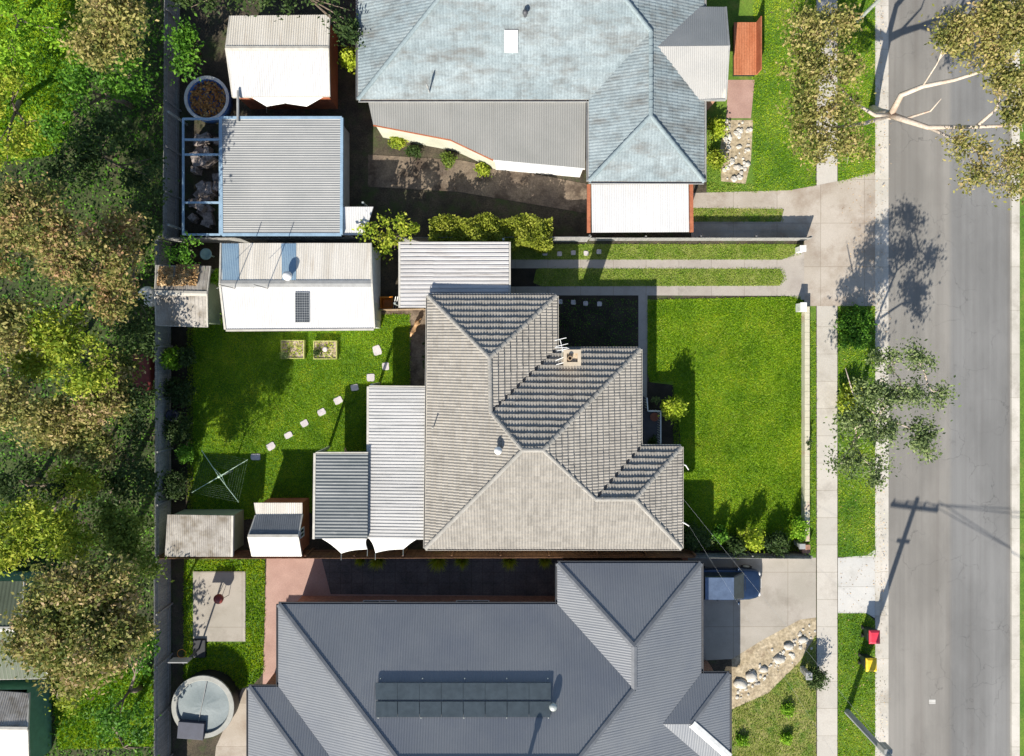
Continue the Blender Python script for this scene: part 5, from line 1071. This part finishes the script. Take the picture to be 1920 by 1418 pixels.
# ------------------------------------------------------------------ car
def car(label, px, py):
    x, y, _ = P(px, py, 1.0); x += 0; t = thing('parked_car', label, 'car', (x, y, .1)); zb = .1
    # lower body: stations along the length (front = +x)
    st = [(-2.0, .62, .55, .30), (-1.9, .76, .85, .28), (-1.5, .83, .92, .24), (-.5, .85, .95, .22), (.6, .85, .93, .22), (1.2, .84, .88, .22), (1.75, .78, .78, .25), (2.0, .6, .6, .32)]
    vs = []; n = 8
    for X, w_, zt, z0 in st:
        for ww, zz in ((-w_ * .9, z0), (-w_, z0 + .15), (-w_ * 1.0, zt - .12), (-w_ * .88, zt), (w_ * .88, zt), (w_, zt - .12), (w_, z0 + .15), (w_ * .9, z0)): vs.append((x + X, y + ww, zb + zz))
    fs_ = [(i * n + k, i * n + (k + 1) % n, (i + 1) * n + (k + 1) % n, (i + 1) * n + k) for i in range(len(st) - 1) for k in range(n)] + [tuple(range(n))[::-1], tuple(range((len(st) - 1) * n, len(st) * n))]
    mb = MB(); mb.add(vs, [f[::-1] for f in fs_]); o = mb.build('body', M['carpaint'], t, True); o.modifiers.new('s', 'SUBSURF').render_levels = 2
    cb = [(-1.75, .9), (-1.25, 1.4), (.25, 1.42), (.95, .92)]
    mb = MB(); vs = [(x + cb[0][0], y - .72, zb + .88), (x + cb[0][0], y + .72, zb + .88), (x + cb[1][0], y - .6, zb + 1.38), (x + cb[1][0], y + .6, zb + 1.38), (x + cb[2][0], y - .6, zb + 1.4), (x + cb[2][0], y + .6, zb + 1.4), (x + cb[3][0], y - .72, zb + .9), (x + cb[3][0], y + .72, zb + .9)]
    mb.add(vs, [(0, 2, 3, 1), (2, 4, 5, 3), (4, 6, 7, 5), (0, 6, 4, 2), (1, 3, 5, 7)]); cabn = mb.build('cabin_glass', M['glass'], t, bevel=.05)
    mb = MB(); mb.slab([(x - 1.25, y - .56, zb + 1.44), (x + .22, y - .56, zb + 1.46), (x + .22, y + .56, zb + 1.46), (x - 1.25, y + .56, zb + 1.44)], .05); mb.build('roof_panel', flat('car_roof_sky_sheen', (.14, .19, .28), .2, .4), t, bevel=.04)  # roof coloured lighter than the body to stand in for sky reflection
    for s_ in (-1, 1):
        for X in (-.45, .55): mb = MB(); mb.box(x + X - .008, y + s_ * .8, zb + .5, x + X + .008, y + s_ * .853, zb + .93); mb.build('door_gap', M['dark'], t)
    mb = MB(); mb.tube([(x + 1.02, y - .3, zb + .93), (x + 1.0, y + .35, zb + .95)], .012, n=4); mb.build('wiper', M['dark'], t)
    mb = MB(); mb.box(x + 1.9, y - .25, zb + .4, x + 2.0, y + .25, zb + .52); mb.build('number_plate', M['white'], t)
    for s_ in (-1, 1):
        for X in (-1.3, 1.25):
            mb = MB(); mb.tube([(x + X, y + s_ * .66, zb + .3), (x + X, y + s_ * .86, zb + .3)], .3, n=20); wv = mb.build('wheel', M['tyre'], t); mb = MB(); mb.tube([(x + X, y + s_ * .84, zb + .3), (x + X, y + s_ * .875, zb + .3)], .18, n=14); mb.build('rim', M['galv'], wv)
        mb = MB(); mb.ball((x + 1.86, y + s_ * .55, zb + .62), .1, (.7, 1.2, .6)); mb.build('headlight', M['white'], t, True)
        mb = MB(); mb.ball((x + .65, y + s_ * .92, zb + .95), .09, (.7, 1.1, .8)); mb.build('mirror', M['carpaint'], t, True)
car('dark blue hatchback parked half under the right eave of the slate-roofed house', 1362, 1098)

# ------------------------------------------------------------------ vegetation
def crown_pts(ells, clumps_per_m3, per, sig, shell=0.55):
    out = []
    for (cx, cy, cz, rx, ry, rz) in ells:
        n = max(3, int(4.19 * rx * ry * rz * clumps_per_m3))
        d = rng.normal(size=(n, 3)); d /= np.linalg.norm(d, axis=1)[:, None]; d[:, 2] = np.where(d[:, 2] < -.3, -d[:, 2], d[:, 2])
        r = rng.uniform(shell, 1.0, n)[:, None]; c = np.array([cx, cy, cz]) + d * r * np.array([rx, ry, rz])
        sg = rng.uniform(.6, 1.3, n)[:, None, None] * sig
        q = c[:, None, :] + rng.normal(size=(n, per, 3)) * sg * np.array([1, 1, .7]); out.append(q.reshape(-1, 3))
    return np.concatenate(out)
def tree(name, label, base, top, ells, m, leaf=.095, cl=2.9, per=125, sig=.3, bark='bark_brown', tr=.16, group=None, limbs=True, cat='tree'):
    """base px on the ground, ells: (px, py, z, rx, ry, rz) crown lobes seen at that pixel"""
    bx, by, _ = P(base[0], base[1], .1); t = thing(name, label, cat, (bx, by, .1), group)
    E_ = [(*P(e[0], e[1], e[2])[:2], e[2], e[3], e[4], e[5]) for e in ells]
    mx = sum(e[0] for e in E_) / len(E_); my = sum(e[1] for e in E_) / len(E_); zt = top
    mb = MB(); fork = (bx + (mx - bx) * .5, by + (my - by) * .5, zt)
    mb.tube([(bx, by, .0), (bx + (fork[0] - bx) * .4 + .1, by + (fork[1] - by) * .4, zt * .5), fork], tr, tr * .65, n=8)
    for e in E_:
        tip = (e[0], e[1], e[2] + e[5] * .2); md = ((fork[0] + tip[0]) / 2 + random.uniform(-.2, .2), (fork[1] + tip[1]) / 2 + random.uniform(-.2, .2), (fork[2] + tip[2]) / 2 + .15); mb.tube([fork, md, tip], tr * .55, tr * .15, n=6)
        for k in range(3):
            a = random.uniform(0, 6.28); mb.tube([md, (tip[0] + e[3] * .6 * math.cos(a), tip[1] + e[4] * .6 * math.sin(a), tip[2])], tr * .28, .015, n=5)
    mb.build('trunk', M[bark], t, True)
    C_ = crown_pts(E_, cl, per, sig); V, F = leafgeo(C_, leaf); np_obj('crown', V, F, M[m], t); return t
def shrub(name, label, px, py, r, ht, m, n=900, leaf=.06, group=None, cat='shrub', ry=None):
    x, y, _ = P(px, py, ht * .7); ry = ry or r; t = thing(name, label, cat, (x, y, .1), group)
    mb = MB()
    for k in range(5): a = random.uniform(0, 6.28); mb.tube([(x, y, .05), (x + r * .3 * math.cos(a), y + ry * .3 * math.sin(a), ht * .5), (x + r * .6 * math.cos(a + .3), y + ry * .6 * math.sin(a + .3), ht * .85)], .02, .008, n=5)
    mb.build('stem', M['bark_brown'], t)
    nc = max(6, n // 30); d = rng.normal(size=(nc, 3)); d /= np.linalg.norm(d, axis=1)[:, None]; d[:, 2] = np.abs(d[:, 2])
    c = np.array([x, y, .1 + ht * .35]) + d * rng.uniform(.35, 1, nc)[:, None] * np.array([r * .9, ry * .9, ht * .6]); q = (c[:, None, :] + rng.normal(size=(nc, 30, 3)) * min(.14, r * .25)).reshape(-1, 3); q[:, 2] = np.maximum(q[:, 2], .12)
    V, F = leafgeo(q, leaf); np_obj('foliage', V, F, M[m], t); return t

# left reserve
G = 'trees of the wooded reserve on the left'
tree('gum_tree', 'khaki-crowned tree above the clearing, near the top left', (215, 60), 4, [(205, 30, 6.5, 1.6, 1.5, 1.1), (190, 95, 6, 1.3, 1.0, .9), (235, 75, 5.5, .8, .9, .8)], 'lf_khaki', group=G)
tree('tree', 'bright lime-green tree in the very top left corner', (40, 30), 2, [(30, 20, 3.4, 1.3, 1.1, .8), (95, 55, 3.2, 1.1, 1.1, .7), (20, 95, 3.4, 1.1, 1.2, .8)], 'lf_bright', group=G, cl=1.6)
tree('tree', 'lime-green tree at the left edge below the corner one', (35, 190), 1.8, [(30, 175, 3.0, 1.2, 1.2, .8), (70, 250, 2.8, 1.0, 1.1, .7), (15, 280, 3.0, 1.0, 1.0, .7)], 'lf_yellow', group=G, cl=1.5)
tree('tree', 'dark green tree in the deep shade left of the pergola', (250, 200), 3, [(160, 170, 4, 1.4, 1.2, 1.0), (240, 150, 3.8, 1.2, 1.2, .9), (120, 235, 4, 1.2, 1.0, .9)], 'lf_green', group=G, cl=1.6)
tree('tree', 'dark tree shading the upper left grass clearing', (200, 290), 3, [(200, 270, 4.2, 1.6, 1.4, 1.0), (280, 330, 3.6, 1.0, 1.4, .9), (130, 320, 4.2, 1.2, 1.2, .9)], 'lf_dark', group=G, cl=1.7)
tree('tree', 'olive tree with reddish tips, upper of the brown crowns at far left', (70, 420), 5, [(60, 400, 7.5, 1.6, 1.4, 1.1), (20, 470, 6, 1.2, 1.4, 1.0), (110, 470, 7, 1.2, 1.2, 1.0)], 'lf_brown', group=G)
tree('tree', 'brown-olive tree standing left of the leaf-littered shed', (190, 510), 4.5, [(175, 490, 7.6, 1.6, 1.4, 1.1), (230, 450, 6.6, 1.2, 1.2, .9), (215, 560, 6.5, 1.0, 1.2, .9)], 'lf_brown', group=G)
tree('tree', 'dark-leaved tree against the outer side of the left fence', (265, 470), 3, [(265, 430, 4.6, .9, 1.3, .9), (262, 610, 4.2, .9, 1.4, .9)], 'lf_dark', group=G, cl=1.8)
tree('tree', 'bright lime-topped tree in the middle of the reserve', (150, 640), 4, [(110, 620, 6.6, 1.3, 1.2, .9), (160, 680, 6.8, 1.4, 1.2, .9), (60, 690, 6.0, 1.0, 1.0, .8)], 'lf_yellow', group=G)
tree('tree', 'khaki tree at the left edge, beside the lime-topped one', (40, 740), 4.5, [(25, 620, 7, 1.3, 1.5, 1.0), (30, 760, 7.2, 1.5, 1.4, 1.0), (110, 800, 4.6, 1.5, 1.3, 1.1)], 'lf_khaki', group=G)
tree('tree', 'large khaki and orange crown left of the shrub bed', (190, 790), 2.6, [(190, 760, 4.6, 1.4, 1.4, 1.1), (180, 830, 4.2, 1.4, 1.1, 1.0), (225, 700, 4.0, .9, 1.2, .9)], 'lf_pink', group=G)
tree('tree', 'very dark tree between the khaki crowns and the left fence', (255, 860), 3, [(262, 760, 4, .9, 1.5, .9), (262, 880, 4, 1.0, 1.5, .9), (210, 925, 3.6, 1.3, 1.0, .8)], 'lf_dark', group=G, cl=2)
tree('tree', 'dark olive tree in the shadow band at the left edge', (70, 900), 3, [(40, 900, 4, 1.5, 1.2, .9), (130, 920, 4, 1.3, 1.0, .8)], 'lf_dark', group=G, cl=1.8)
tree('tree', 'yellow-green tree below the dark shadow band', (120, 990), 4, [(150, 900, 4.6, 1.3, .7, .8), (70, 985, 6.2, 1.4, 1.2, 1.0), (20, 1010, 6.4, 1.1, 1.2, .9), (150, 1010, 6, 1.2, 1.1, .9)], 'lf_yellow', group=G)
tree('tree', 'mid-green tree touching the lower left corner of the fence', (235, 1010), 3.5, [(230, 990, 5.2, 1.3, 1.3, 1.0), (265, 1040, 4.8, .8, 1.2, .8)], 'lf_olive', group=G)
tree('gum_tree', 'largest pinkish-brown crown beside the lower yard fence', (160, 1160), 6, [(130, 1110, 8.6, 1.7, 1.4, 1.2), (200, 1110, 8.4, 1.5, 1.4, 1.1), (90, 1190, 8.6, 1.6, 1.5, 1.2), (175, 1210, 8.8, 1.8, 1.4, 1.2), (240, 1160, 7.8, 1.1, 1.5, 1.1), (130, 1255, 8.2, 1.4, .9, .9)], 'lf_pink', group=G, tr=.24)
tree('tree', 'slender green tree close to the lower fence, under the large crown', (262, 1290), 2.5, [(262, 1230, 4, .8, 1.4, .9), (230, 1330, 3.4, 1.0, 1.0, .8)], 'lf_green', group=G, cl=1.5)
tree('tree', 'small dark tree on the bright bottom left grass', (225, 1370), 2, [(220, 1350, 3, .9, .9, .8), (265, 1400, 3, .8, .9, .7)], 'lf_green', group=G, cl=1.5)
tree('tree', 'bushy tree between the two bottom left sheds and the fence', (120, 1300), 2, [(125, 1300, 2.8, .8, .6, .6)], 'lf_yellow', group=G, cl=1.8)
def up():
    return (*P(random.uniform(-30, 318), random.uniform(-60, 1480), .2)[:2], .12 + random.random() * .35)
scatter('undergrowth', 'low shaded undergrowth covering the floor of the left reserve', 'undergrowth', up, 20000, .09, M['lf_green'])

# right-hand gums
RG = 'street trees along the verge'
def gum(label, base, segs, ells, m, leaf=.09, cl=2.0, per=80, sig=.26, rad=.24, group=RG, bark='bark'):
    bx, by, _ = P(base[0], base[1], .1); t = thing('gum_tree', label, 'tree', (bx, by, .1), group); mb = MB()
    for pts, r0, r1 in segs: mb.tube([P(*p) if len(p) == 3 else p for p in pts], r0, r1, n=8)
    E_ = [(*P(e[0], e[1], e[2])[:2], e[2], e[3], e[4], e[5]) for e in ells]
    ends = [Vector(P(*pts[-1])) for pts, a_, b_ in segs[1:]] + [Vector(P(*pts[len(pts) // 2])) for pts, a_, b_ in segs[1:]]
    for e in E_:
        c_ = Vector(e[:3]); s0 = min(ends, key=lambda q: (q - c_).length); m0 = s0.lerp(c_, .5) + Vector((random.uniform(-.2, .2), random.uniform(-.2, .2), .15)); mb.tube([s0, m0, c_], .045, .02, n=5)
        for k in range(6):
            a = random.uniform(0, 6.28); q = c_ + Vector((e[3] * .8 * math.cos(a), e[4] * .8 * math.sin(a), random.uniform(-.1, .3))); mb.tube([m0.lerp(c_, random.random()), c_.lerp(q, .5) + Vector((0, 0, .1)), q], .016, .005, n=4)
    mb.build('trunk', M[bark], t, True)
    V, F = leafgeo(crown_pts(E_, cl, per, sig, .35), leaf); np_obj('crown', V, F, M[m], t)
gum('large eucalyptus with pale forked trunk leaning over the street, upper right', (1636, 206),
    [([(1636, 206, 0), (1650, 212, 2.0), (1670, 216, 4.0)], .27, .22), ([(1670, 216, 4), (1690, 178, 4.8), (1730, 162, 5.5), (1790, 150, 6.2), (1872, 124, 7.2)], .17, .06),
     ([(1670, 216, 4), (1700, 226, 4.6), (1740, 239, 5.2), (1830, 238, 6), (1885, 236, 6.8)], .17, .06), ([(1670, 216, 4), (1640, 216, 4.6), (1605, 195, 5.2), (1560, 150, 6)], .13, .03),
     ([(1700, 222, 4.6), (1745, 208, 5.4), (1765, 185, 6)], .07, .02), ([(1830, 238, 6), (1868, 205, 6.8), (1880, 165, 7.2)], .09, .03), ([(1670, 216, 4), (1620, 232, 4.8), (1560, 240, 5.4), (1520, 215, 6)], .12, .03),
     ([(1740, 239, 5.2), (1830, 280, 5.6), (1850, 330, 6)], .08, .02)],
    [(1510, 60, 6.2, 1.0, 1.1, .8), (1560, 50, 6.3, 1.0, .9, .8), (1510, 130, 6.2, 1.1, 1.1, .8), (1575, 130, 6.2, .9, 1.0, .8), (1505, 200, 6.0, 1.0, 1.0, .8), (1575, 205, 6.0, 1.1, .9, .7), (1520, 270, 5.8, 1.1, 1.0, .7), (1590, 280, 5.6, 1.0, .9, .7),
     (1780, 75, 7.4, 1.0, 1.0, .8), (1840, 40, 7.8, 1.3, 1.2, .9), (1900, 60, 8, 1.4, 1.3, 1.0), (1850, 110, 7.4, 1.1, .8, .7), (1900, 150, 7.4, 1.0, 1.1, .8), (1905, 215, 7.0, .9, 1.1, .7),
     (1810, 285, 6.0, .8, .8, .6), (1830, 335, 6.0, .9, .8, .6), (1890, 300, 6.4, 1.0, .9, .7), (1900, 350, 6.4, 1.0, .7, .6)], 'lf_khaki', cl=5.5, per=80, leaf=.085, sig=.27)
scatter('leaf_litter', 'dry leaves fallen along the near kerb and under the gums', 'leaf litter', lambda: (lambda q: (q[0], q[1], .125))(P(random.choice([random.gauss(1650, 8), random.uniform(1575, 1640)]), random.uniform(-20, 1430), .12)), 1500, .035, M['leaf_litter'])
sheet('road_mark', rect(1742, 1312, 1754, 1320), .006, M['white_conc'], 'small pale patch on the asphalt near the bottom right', 'patch')
gum('sparse grey-green gum over the verge right of the front lawn', (1612, 800),
    [([(1612, 800, 0), (1625, 790, 2.0), (1645, 780, 3.6)], .15, .1), ([(1645, 780, 3.6), (1690, 730, 4.6), (1740, 720, 5.2)], .07, .02), ([(1645, 780, 3.6), (1600, 740, 4.6), (1585, 690, 5)], .06, .02),
     ([(1645, 780, 3.6), (1600, 830, 4.6), (1575, 870, 5)], .06, .02), ([(1645, 780, 3.6), (1700, 800, 4.6), (1740, 830, 5.2)], .06, .02)],
    [(1660, 680, 5.2, .8, .6, .5), (1712, 675, 5.4, .9, .7, .5), (1640, 740, 5.4, 1.0, .9, .6), (1700, 740, 5.4, .9, .8, .6), (1760, 740, 5.2, .6, .6, .5), (1595, 790, 5.0, .9, .8, .6), (1650, 800, 5.6, 1.0, .9, .6), (1720, 815, 5.2, .9, .9, .6), (1590, 860, 4.8, .8, .9, .5), (1640, 880, 4.8, .8, .7, .5), (1735, 850, 5.0, .5, .5, .4)],
    'lf_grey', cl=8, per=70, leaf=.08, sig=.24)
shrub('verge_shrub', 'dense dark shrub at the upper end of the verge by the crossing', 1605, 618, 1.0, .9, 'lf_green', 4200, .08, ry=1.4)
shrub('verge_shrub', 'yellow-green shrub under the sparse gum on the verge', 1597, 752, .8, 1.2, 'lf_yellow', 2200, .08, ry=1.0)
shrub('conifer', 'small dark rounded bush at the street corner of the lower lawn', 1532, 1272, .55, 1.3, 'lf_dark', 2000, .06)
mb = MB(); x, y, _ = P(1517, 1268, 1.1); mb.box(x - .12, y - .15, .1, x + .12, y + .15, .95); mb.box(x - .17, y - .2, .953, x + .17, y + .2, 1.15); tag(mb.build('letterbox', M['gutter_grey'], None, bevel=.03), 'pale letterbox beside the small dark bush of the lower house', 'letterbox')
# neighbours' greenery
tree('tree', 'green tree between the round leafy tub and the upper fence', (372, 100), 1.6, [(360, 85, 2.6, .9, .9, .7), (345, 120, 2.4, .6, .6, .5)], 'lf_green', cl=3, leaf=.1)
tree('tree', 'dark tree behind the upper left white shed', (520, -20), 3, [(380, -5, 4, 1.4, 1.2, .9), (500, -22, 4, 2.0, 1.0, .9), (600, -20, 4, 1.2, 1.0, .8), (650, 40, 3, .6, 1.2, .8)], 'lf_dark', cl=2)
shrub('garden_shrub', 'lime bush between the upper white shed and the blue-roofed house', 655, 108, .5, 1.8, 'lf_lime', 1500, .08)
tree('shrub_tree', 'round yellow-green tree at the left end of the boundary hedge', (745, 440), 1.0, [(735, 430, 2.2, 1.7, .8, .7), (740, 464, 1.9, 1.0, .5, .5)], 'lf_yellow', cl=5, leaf=.1, per=40, sig=.2)
x0, y0, _ = P(805, 462, 2.0); x1, y1, _ = P(1036, 405, 2.0); t = thing('hedge', 'long clipped lime-green hedge along the fence above the carport', 'hedge', ((x0 + x1) / 2, (y0 + y1) / 2, .1))
C_ = np.stack([rng.uniform(x0, x1, 34000), rng.uniform(y0, y1, 34000), rng.uniform(.3, 2.1, 34000)], 1); k = (rng.uniform(0, 1, 34000) < .25) | (C_[:, 2] > 1.75) | (C_[:, 1] < y0 + .3) | (C_[:, 0] > x1 - .3); C_ = C_[k]
C_[:, 2] += .18 * np.sin(C_[:, 0] * 2.3) + .12 * np.sin(C_[:, 0] * 5.1 + C_[:, 1] * 3); C_[:, 1] += .15 * np.sin(C_[:, 0] * 3.1)
V, F = leafgeo(C_, .075); np_obj('foliage', V, F, M['lf_hedge'], t); mb = MB()
for k in range(9): xx = x0 + (x1 - x0) * (k + .5) / 9; mb.tube([(xx, (y0 + y1) / 2, .05), (xx + .1, (y0 + y1) / 2, 1.5)], .04, .02, n=6)
mb.build('stem', M['bark_brown'], t)
for i, (px, py, r, m_, lab) in enumerate(((745, 262, .45, 'lf_yellow', 'yellow-green bush below the left end of the grey lean-to'), (775, 285, .35, 'lf_dark', 'dark bush below the grey lean-to, beside the yellow-green one'), (840, 300, .4, 'lf_olive', 'olive bush below the middle of the grey lean-to'), (905, 318, .35, 'lf_yellow', 'low yellowish bush at the corner of the white lean-to wall'),
      (1345, 240, .5, 'lf_lime', 'lime bush by the right eave of the blue-roofed house'), (1345, 300, .5, 'lf_yellow', 'yellowish bush left of the rocky bed'))):
    shrub('garden_shrub', lab, px, py, r, .8, m_, 900, .07, 'small bushes around the blue-roofed house')
for i in range(34):
    pass
def rocks(n, fn, label, s=(.1, .25), kind='stuff'):
    mb = MB()
    for _ in range(n):
        x, y = fn(); p = P(x, y, .1); r = random.uniform(*s); mb.ball((p[0], p[1], .1 + r * .3), r, (random.uniform(.8, 1.3), random.uniform(.8, 1.3), .6), 8, .18)
    tag(mb.build('rocks', M['rock']), label, 'rocks', kind=kind)
rocks(60, lambda: (random.uniform(1358, 1408), random.uniform(228, 340)), 'loose pale rocks scattered in the upper rocky bed', (.05, .16))
def rb_():
    u = random.random(); return 1385 + 140 * u + random.gauss(0, 5), 1300 - 118 * u + random.gauss(0, 10)
rocks(90, rb_, 'loose small stones scattered over the sandy gravel bed', (.03, .1))
for i, (x, y, r) in enumerate(((1388, 1284, .28), (1412, 1270, .27), (1436, 1256, .25), (1460, 1240, .26), (1480, 1216, .25), (1503, 1202, .26))):
    mb = MB(); p = P(x, y, .2); r *= random.uniform(.65, 1.1); mb.ball((p[0] + random.uniform(-.12, .12), p[1] + random.uniform(-.15, .15), .14), r, (random.uniform(.85, 1.35), random.uniform(.7, 1.1), .5), 9, .2); tag(mb.build('boulder', M['rock'], None, True), f'pale boulder, {ordn[i]} from the house in the row across the sandy bed', 'boulder', 'boulders in the sandy bed')
for px, py, lab in ((1478, 1330, 'left green tussock on the yellowed lower lawn'), (1475, 1385, 'lower green tussock on the yellowed lower lawn'), (1392, 1388, 'tussock nearest the slate-roofed house on the yellowed lawn')):
    shrub('tussock', lab, px, py, .35, .3, 'lf_bright', 700, .06, 'tussocks on the yellowed lawn')
# lower boundary spiky plants
for i, (px, r) in enumerate(((672, .4), (705, .6), (820, .7), (865, .55), (955, .6), (1022, .5))):
    x, y, _ = P(px, 1056, 1.2); t = thing('spiky_plant', f'yellow-green strappy plant, {ordn[i]} from the left under the lower side of the brown fence', 'plant', (x, y, .1), 'strappy plants below the brown fence')
    V = []; n = 420
    for _ in range(n):
        a = random.uniform(0, 6.28); e = random.uniform(.4, 1.4); L_ = random.uniform(.6, 1) * r * 1.2; dx, dy = math.cos(a), math.sin(a); sx_, sy_ = -dy * .02, dx * .02
        V += [(x - sx_, y - sy_, .15), (x + sx_, y + sy_, .15), (x + dx * L_ * math.cos(e), y + dy * L_ * math.cos(e), .5 + L_ * math.sin(e) * 1.6)]
    np_obj('leaves', np.array(V), np.arange(3 * n).reshape(-1, 3), M['lf_lime'], t)
# shrubs in the middle property
B = 'shrubs in the bed along the left fence'
shrub('garden_shrub', 'light green leafy bush, brightest in the bed along the left fence', 322, 672, .55, 1.7, 'lf_bright', 1500, .09, B)
shrub('garden_shrub', 'grey-green bush just right of the brightest bush by the left fence', 346, 668, .55, 1.4, 'lf_dark', 1500, .07, B)
shrub('garden_shrub', 'dark bush below the brightest bush by the left fence', 335, 735, .8, 1.6, 'lf_dark', 2400, .07, B)
shrub('garden_shrub', 'brownish dark bush in the middle of the left bed', 330, 805, .8, 1.5, 'lf_dark', 2400, .06, B, ry=1.0)
shrub('garden_shrub', 'dark bush with pale flecks left of the clothes hoist', 345, 850, .5, 1.4, 'lf_green', 1100, .06, B)
shrub('garden_shrub', 'lowest dark bush in the left bed, near the rusty shed', 326, 910, .8, 1.4, 'lf_dark', 2400, .06, B, ry=.9)
mb = MB(); x, y, _ = P(318, 780, 1.2); mb.lathe((x, y, .1), [(.25, 0), (.3, .6), (.32, .9), (.26, .92), (.24, .8), (.01, .8)], 20); tag(mb.build('plant_pot', flat('pot_navy', (.03, .03, .05), .5), None, True), 'tall dark round pot among the shrubs by the left fence', 'pot')
tree('shrub_tree', 'dense green small tree above the leaf-littered shed', (345, 475), 1.8, [(335, 478, 3.2, .9, .6, .6), (362, 470, 3.2, .7, .6, .6)], 'lf_green', cl=6, leaf=.08, per=36, sig=.16)
shrub('creeper', 'glossy green creeper between the leaf-littered shed and the long shed', 404, 522, .32, 2.0, 'lf_bright', 700, .09, ry=.5)
shrub('garden_shrub', 'small green bush at the lower left corner of the long white shed', 420, 596, .25, 1.6, 'lf_bright', 400, .06, ry=.4)
mb = MB(); x, y, _ = P(384, 476, 1.3); mb.lathe((x, y, .9), [(.02, 0), (.3, .25), (.32, .27), (.28, .27), (.02, .1)], 18); mb.tube([(x, y, .1), (x, y, .95)], .05, n=8); tag(mb.build('birdbath', flat('pale_aqua', (.35, .5, .45), .5), None, True), 'pale aqua bird bath left of the long white shed', 'bird bath')
shrub('garden_shrub', 'bright lime round shrub in front of the porch', 1265, 766, .62, 2.3, 'lf_lime', 2100, .085)
shrub('garden_shrub', 'small pale shrub above the porch railing corner', 1230, 751, .22, .9, 'lf_grey', 240, .06)
shrub('garden_shrub', 'tiny dark bush at the foot of the porch', 1226, 828, .3, .7, 'lf_dark', 300, .05)
shrub('garden_shrub', 'large dark green shrub at the right end of the lower eave', 1303, 1008, .85, 1.5, 'lf_dark', 3200, .05, ry=.8)
shrub('garden_shrub', 'small bush with whitish leaves beside the large dark shrub', 1330, 1018, .25, .9, 'lf_grey', 300, .06)
shrub('garden_shrub', 'mid-green shrub left of the centre of the lower front bed', 1350, 1003, .45, 1.2, 'lf_green', 700, .08)
shrub('garden_shrub', 'yellow-green shrub in the lower front bed', 1415, 1012, .6, 1.9, 'lf_lime', 900, .08)
shrub('garden_shrub', 'dark spiky bush between the mid-green and the yellow-green shrub of the front bed', 1382, 1024, .5, 1.5, 'lf_dark', 1300, .07)  # added bush, darkens the lower end of the lawn
shrub('garden_shrub', 'dark low bush added for more shade between the yellow-green shrub and the low front wall', 1458, 1022, .7, 1.4, 'lf_dark', 1600, .07)  # second bush put in to widen the shade over the bed
shrub('garden_shrub', 'small lime sprig between the two middle shrubs of the front bed', 1390, 1000, .2, 1.6, 'lf_lime', 160, .07)
shrub('garden_shrub', 'loose lime shrub in the lower right corner of the front lawn', 1498, 993, .5, 1.3, 'lf_bright', 900, .07, ry=.8)
shrub('creeper', 'small climber growing over the low front wall', 1515, 832, .18, .8, 'lf_dark', 500, .06, ry=.7)
shrub('creeper', 'thin green creeper on the rear house wall beside the brown path', 796, 662, .16, .9, 'lf_dark', 400, .05, ry=1.2)
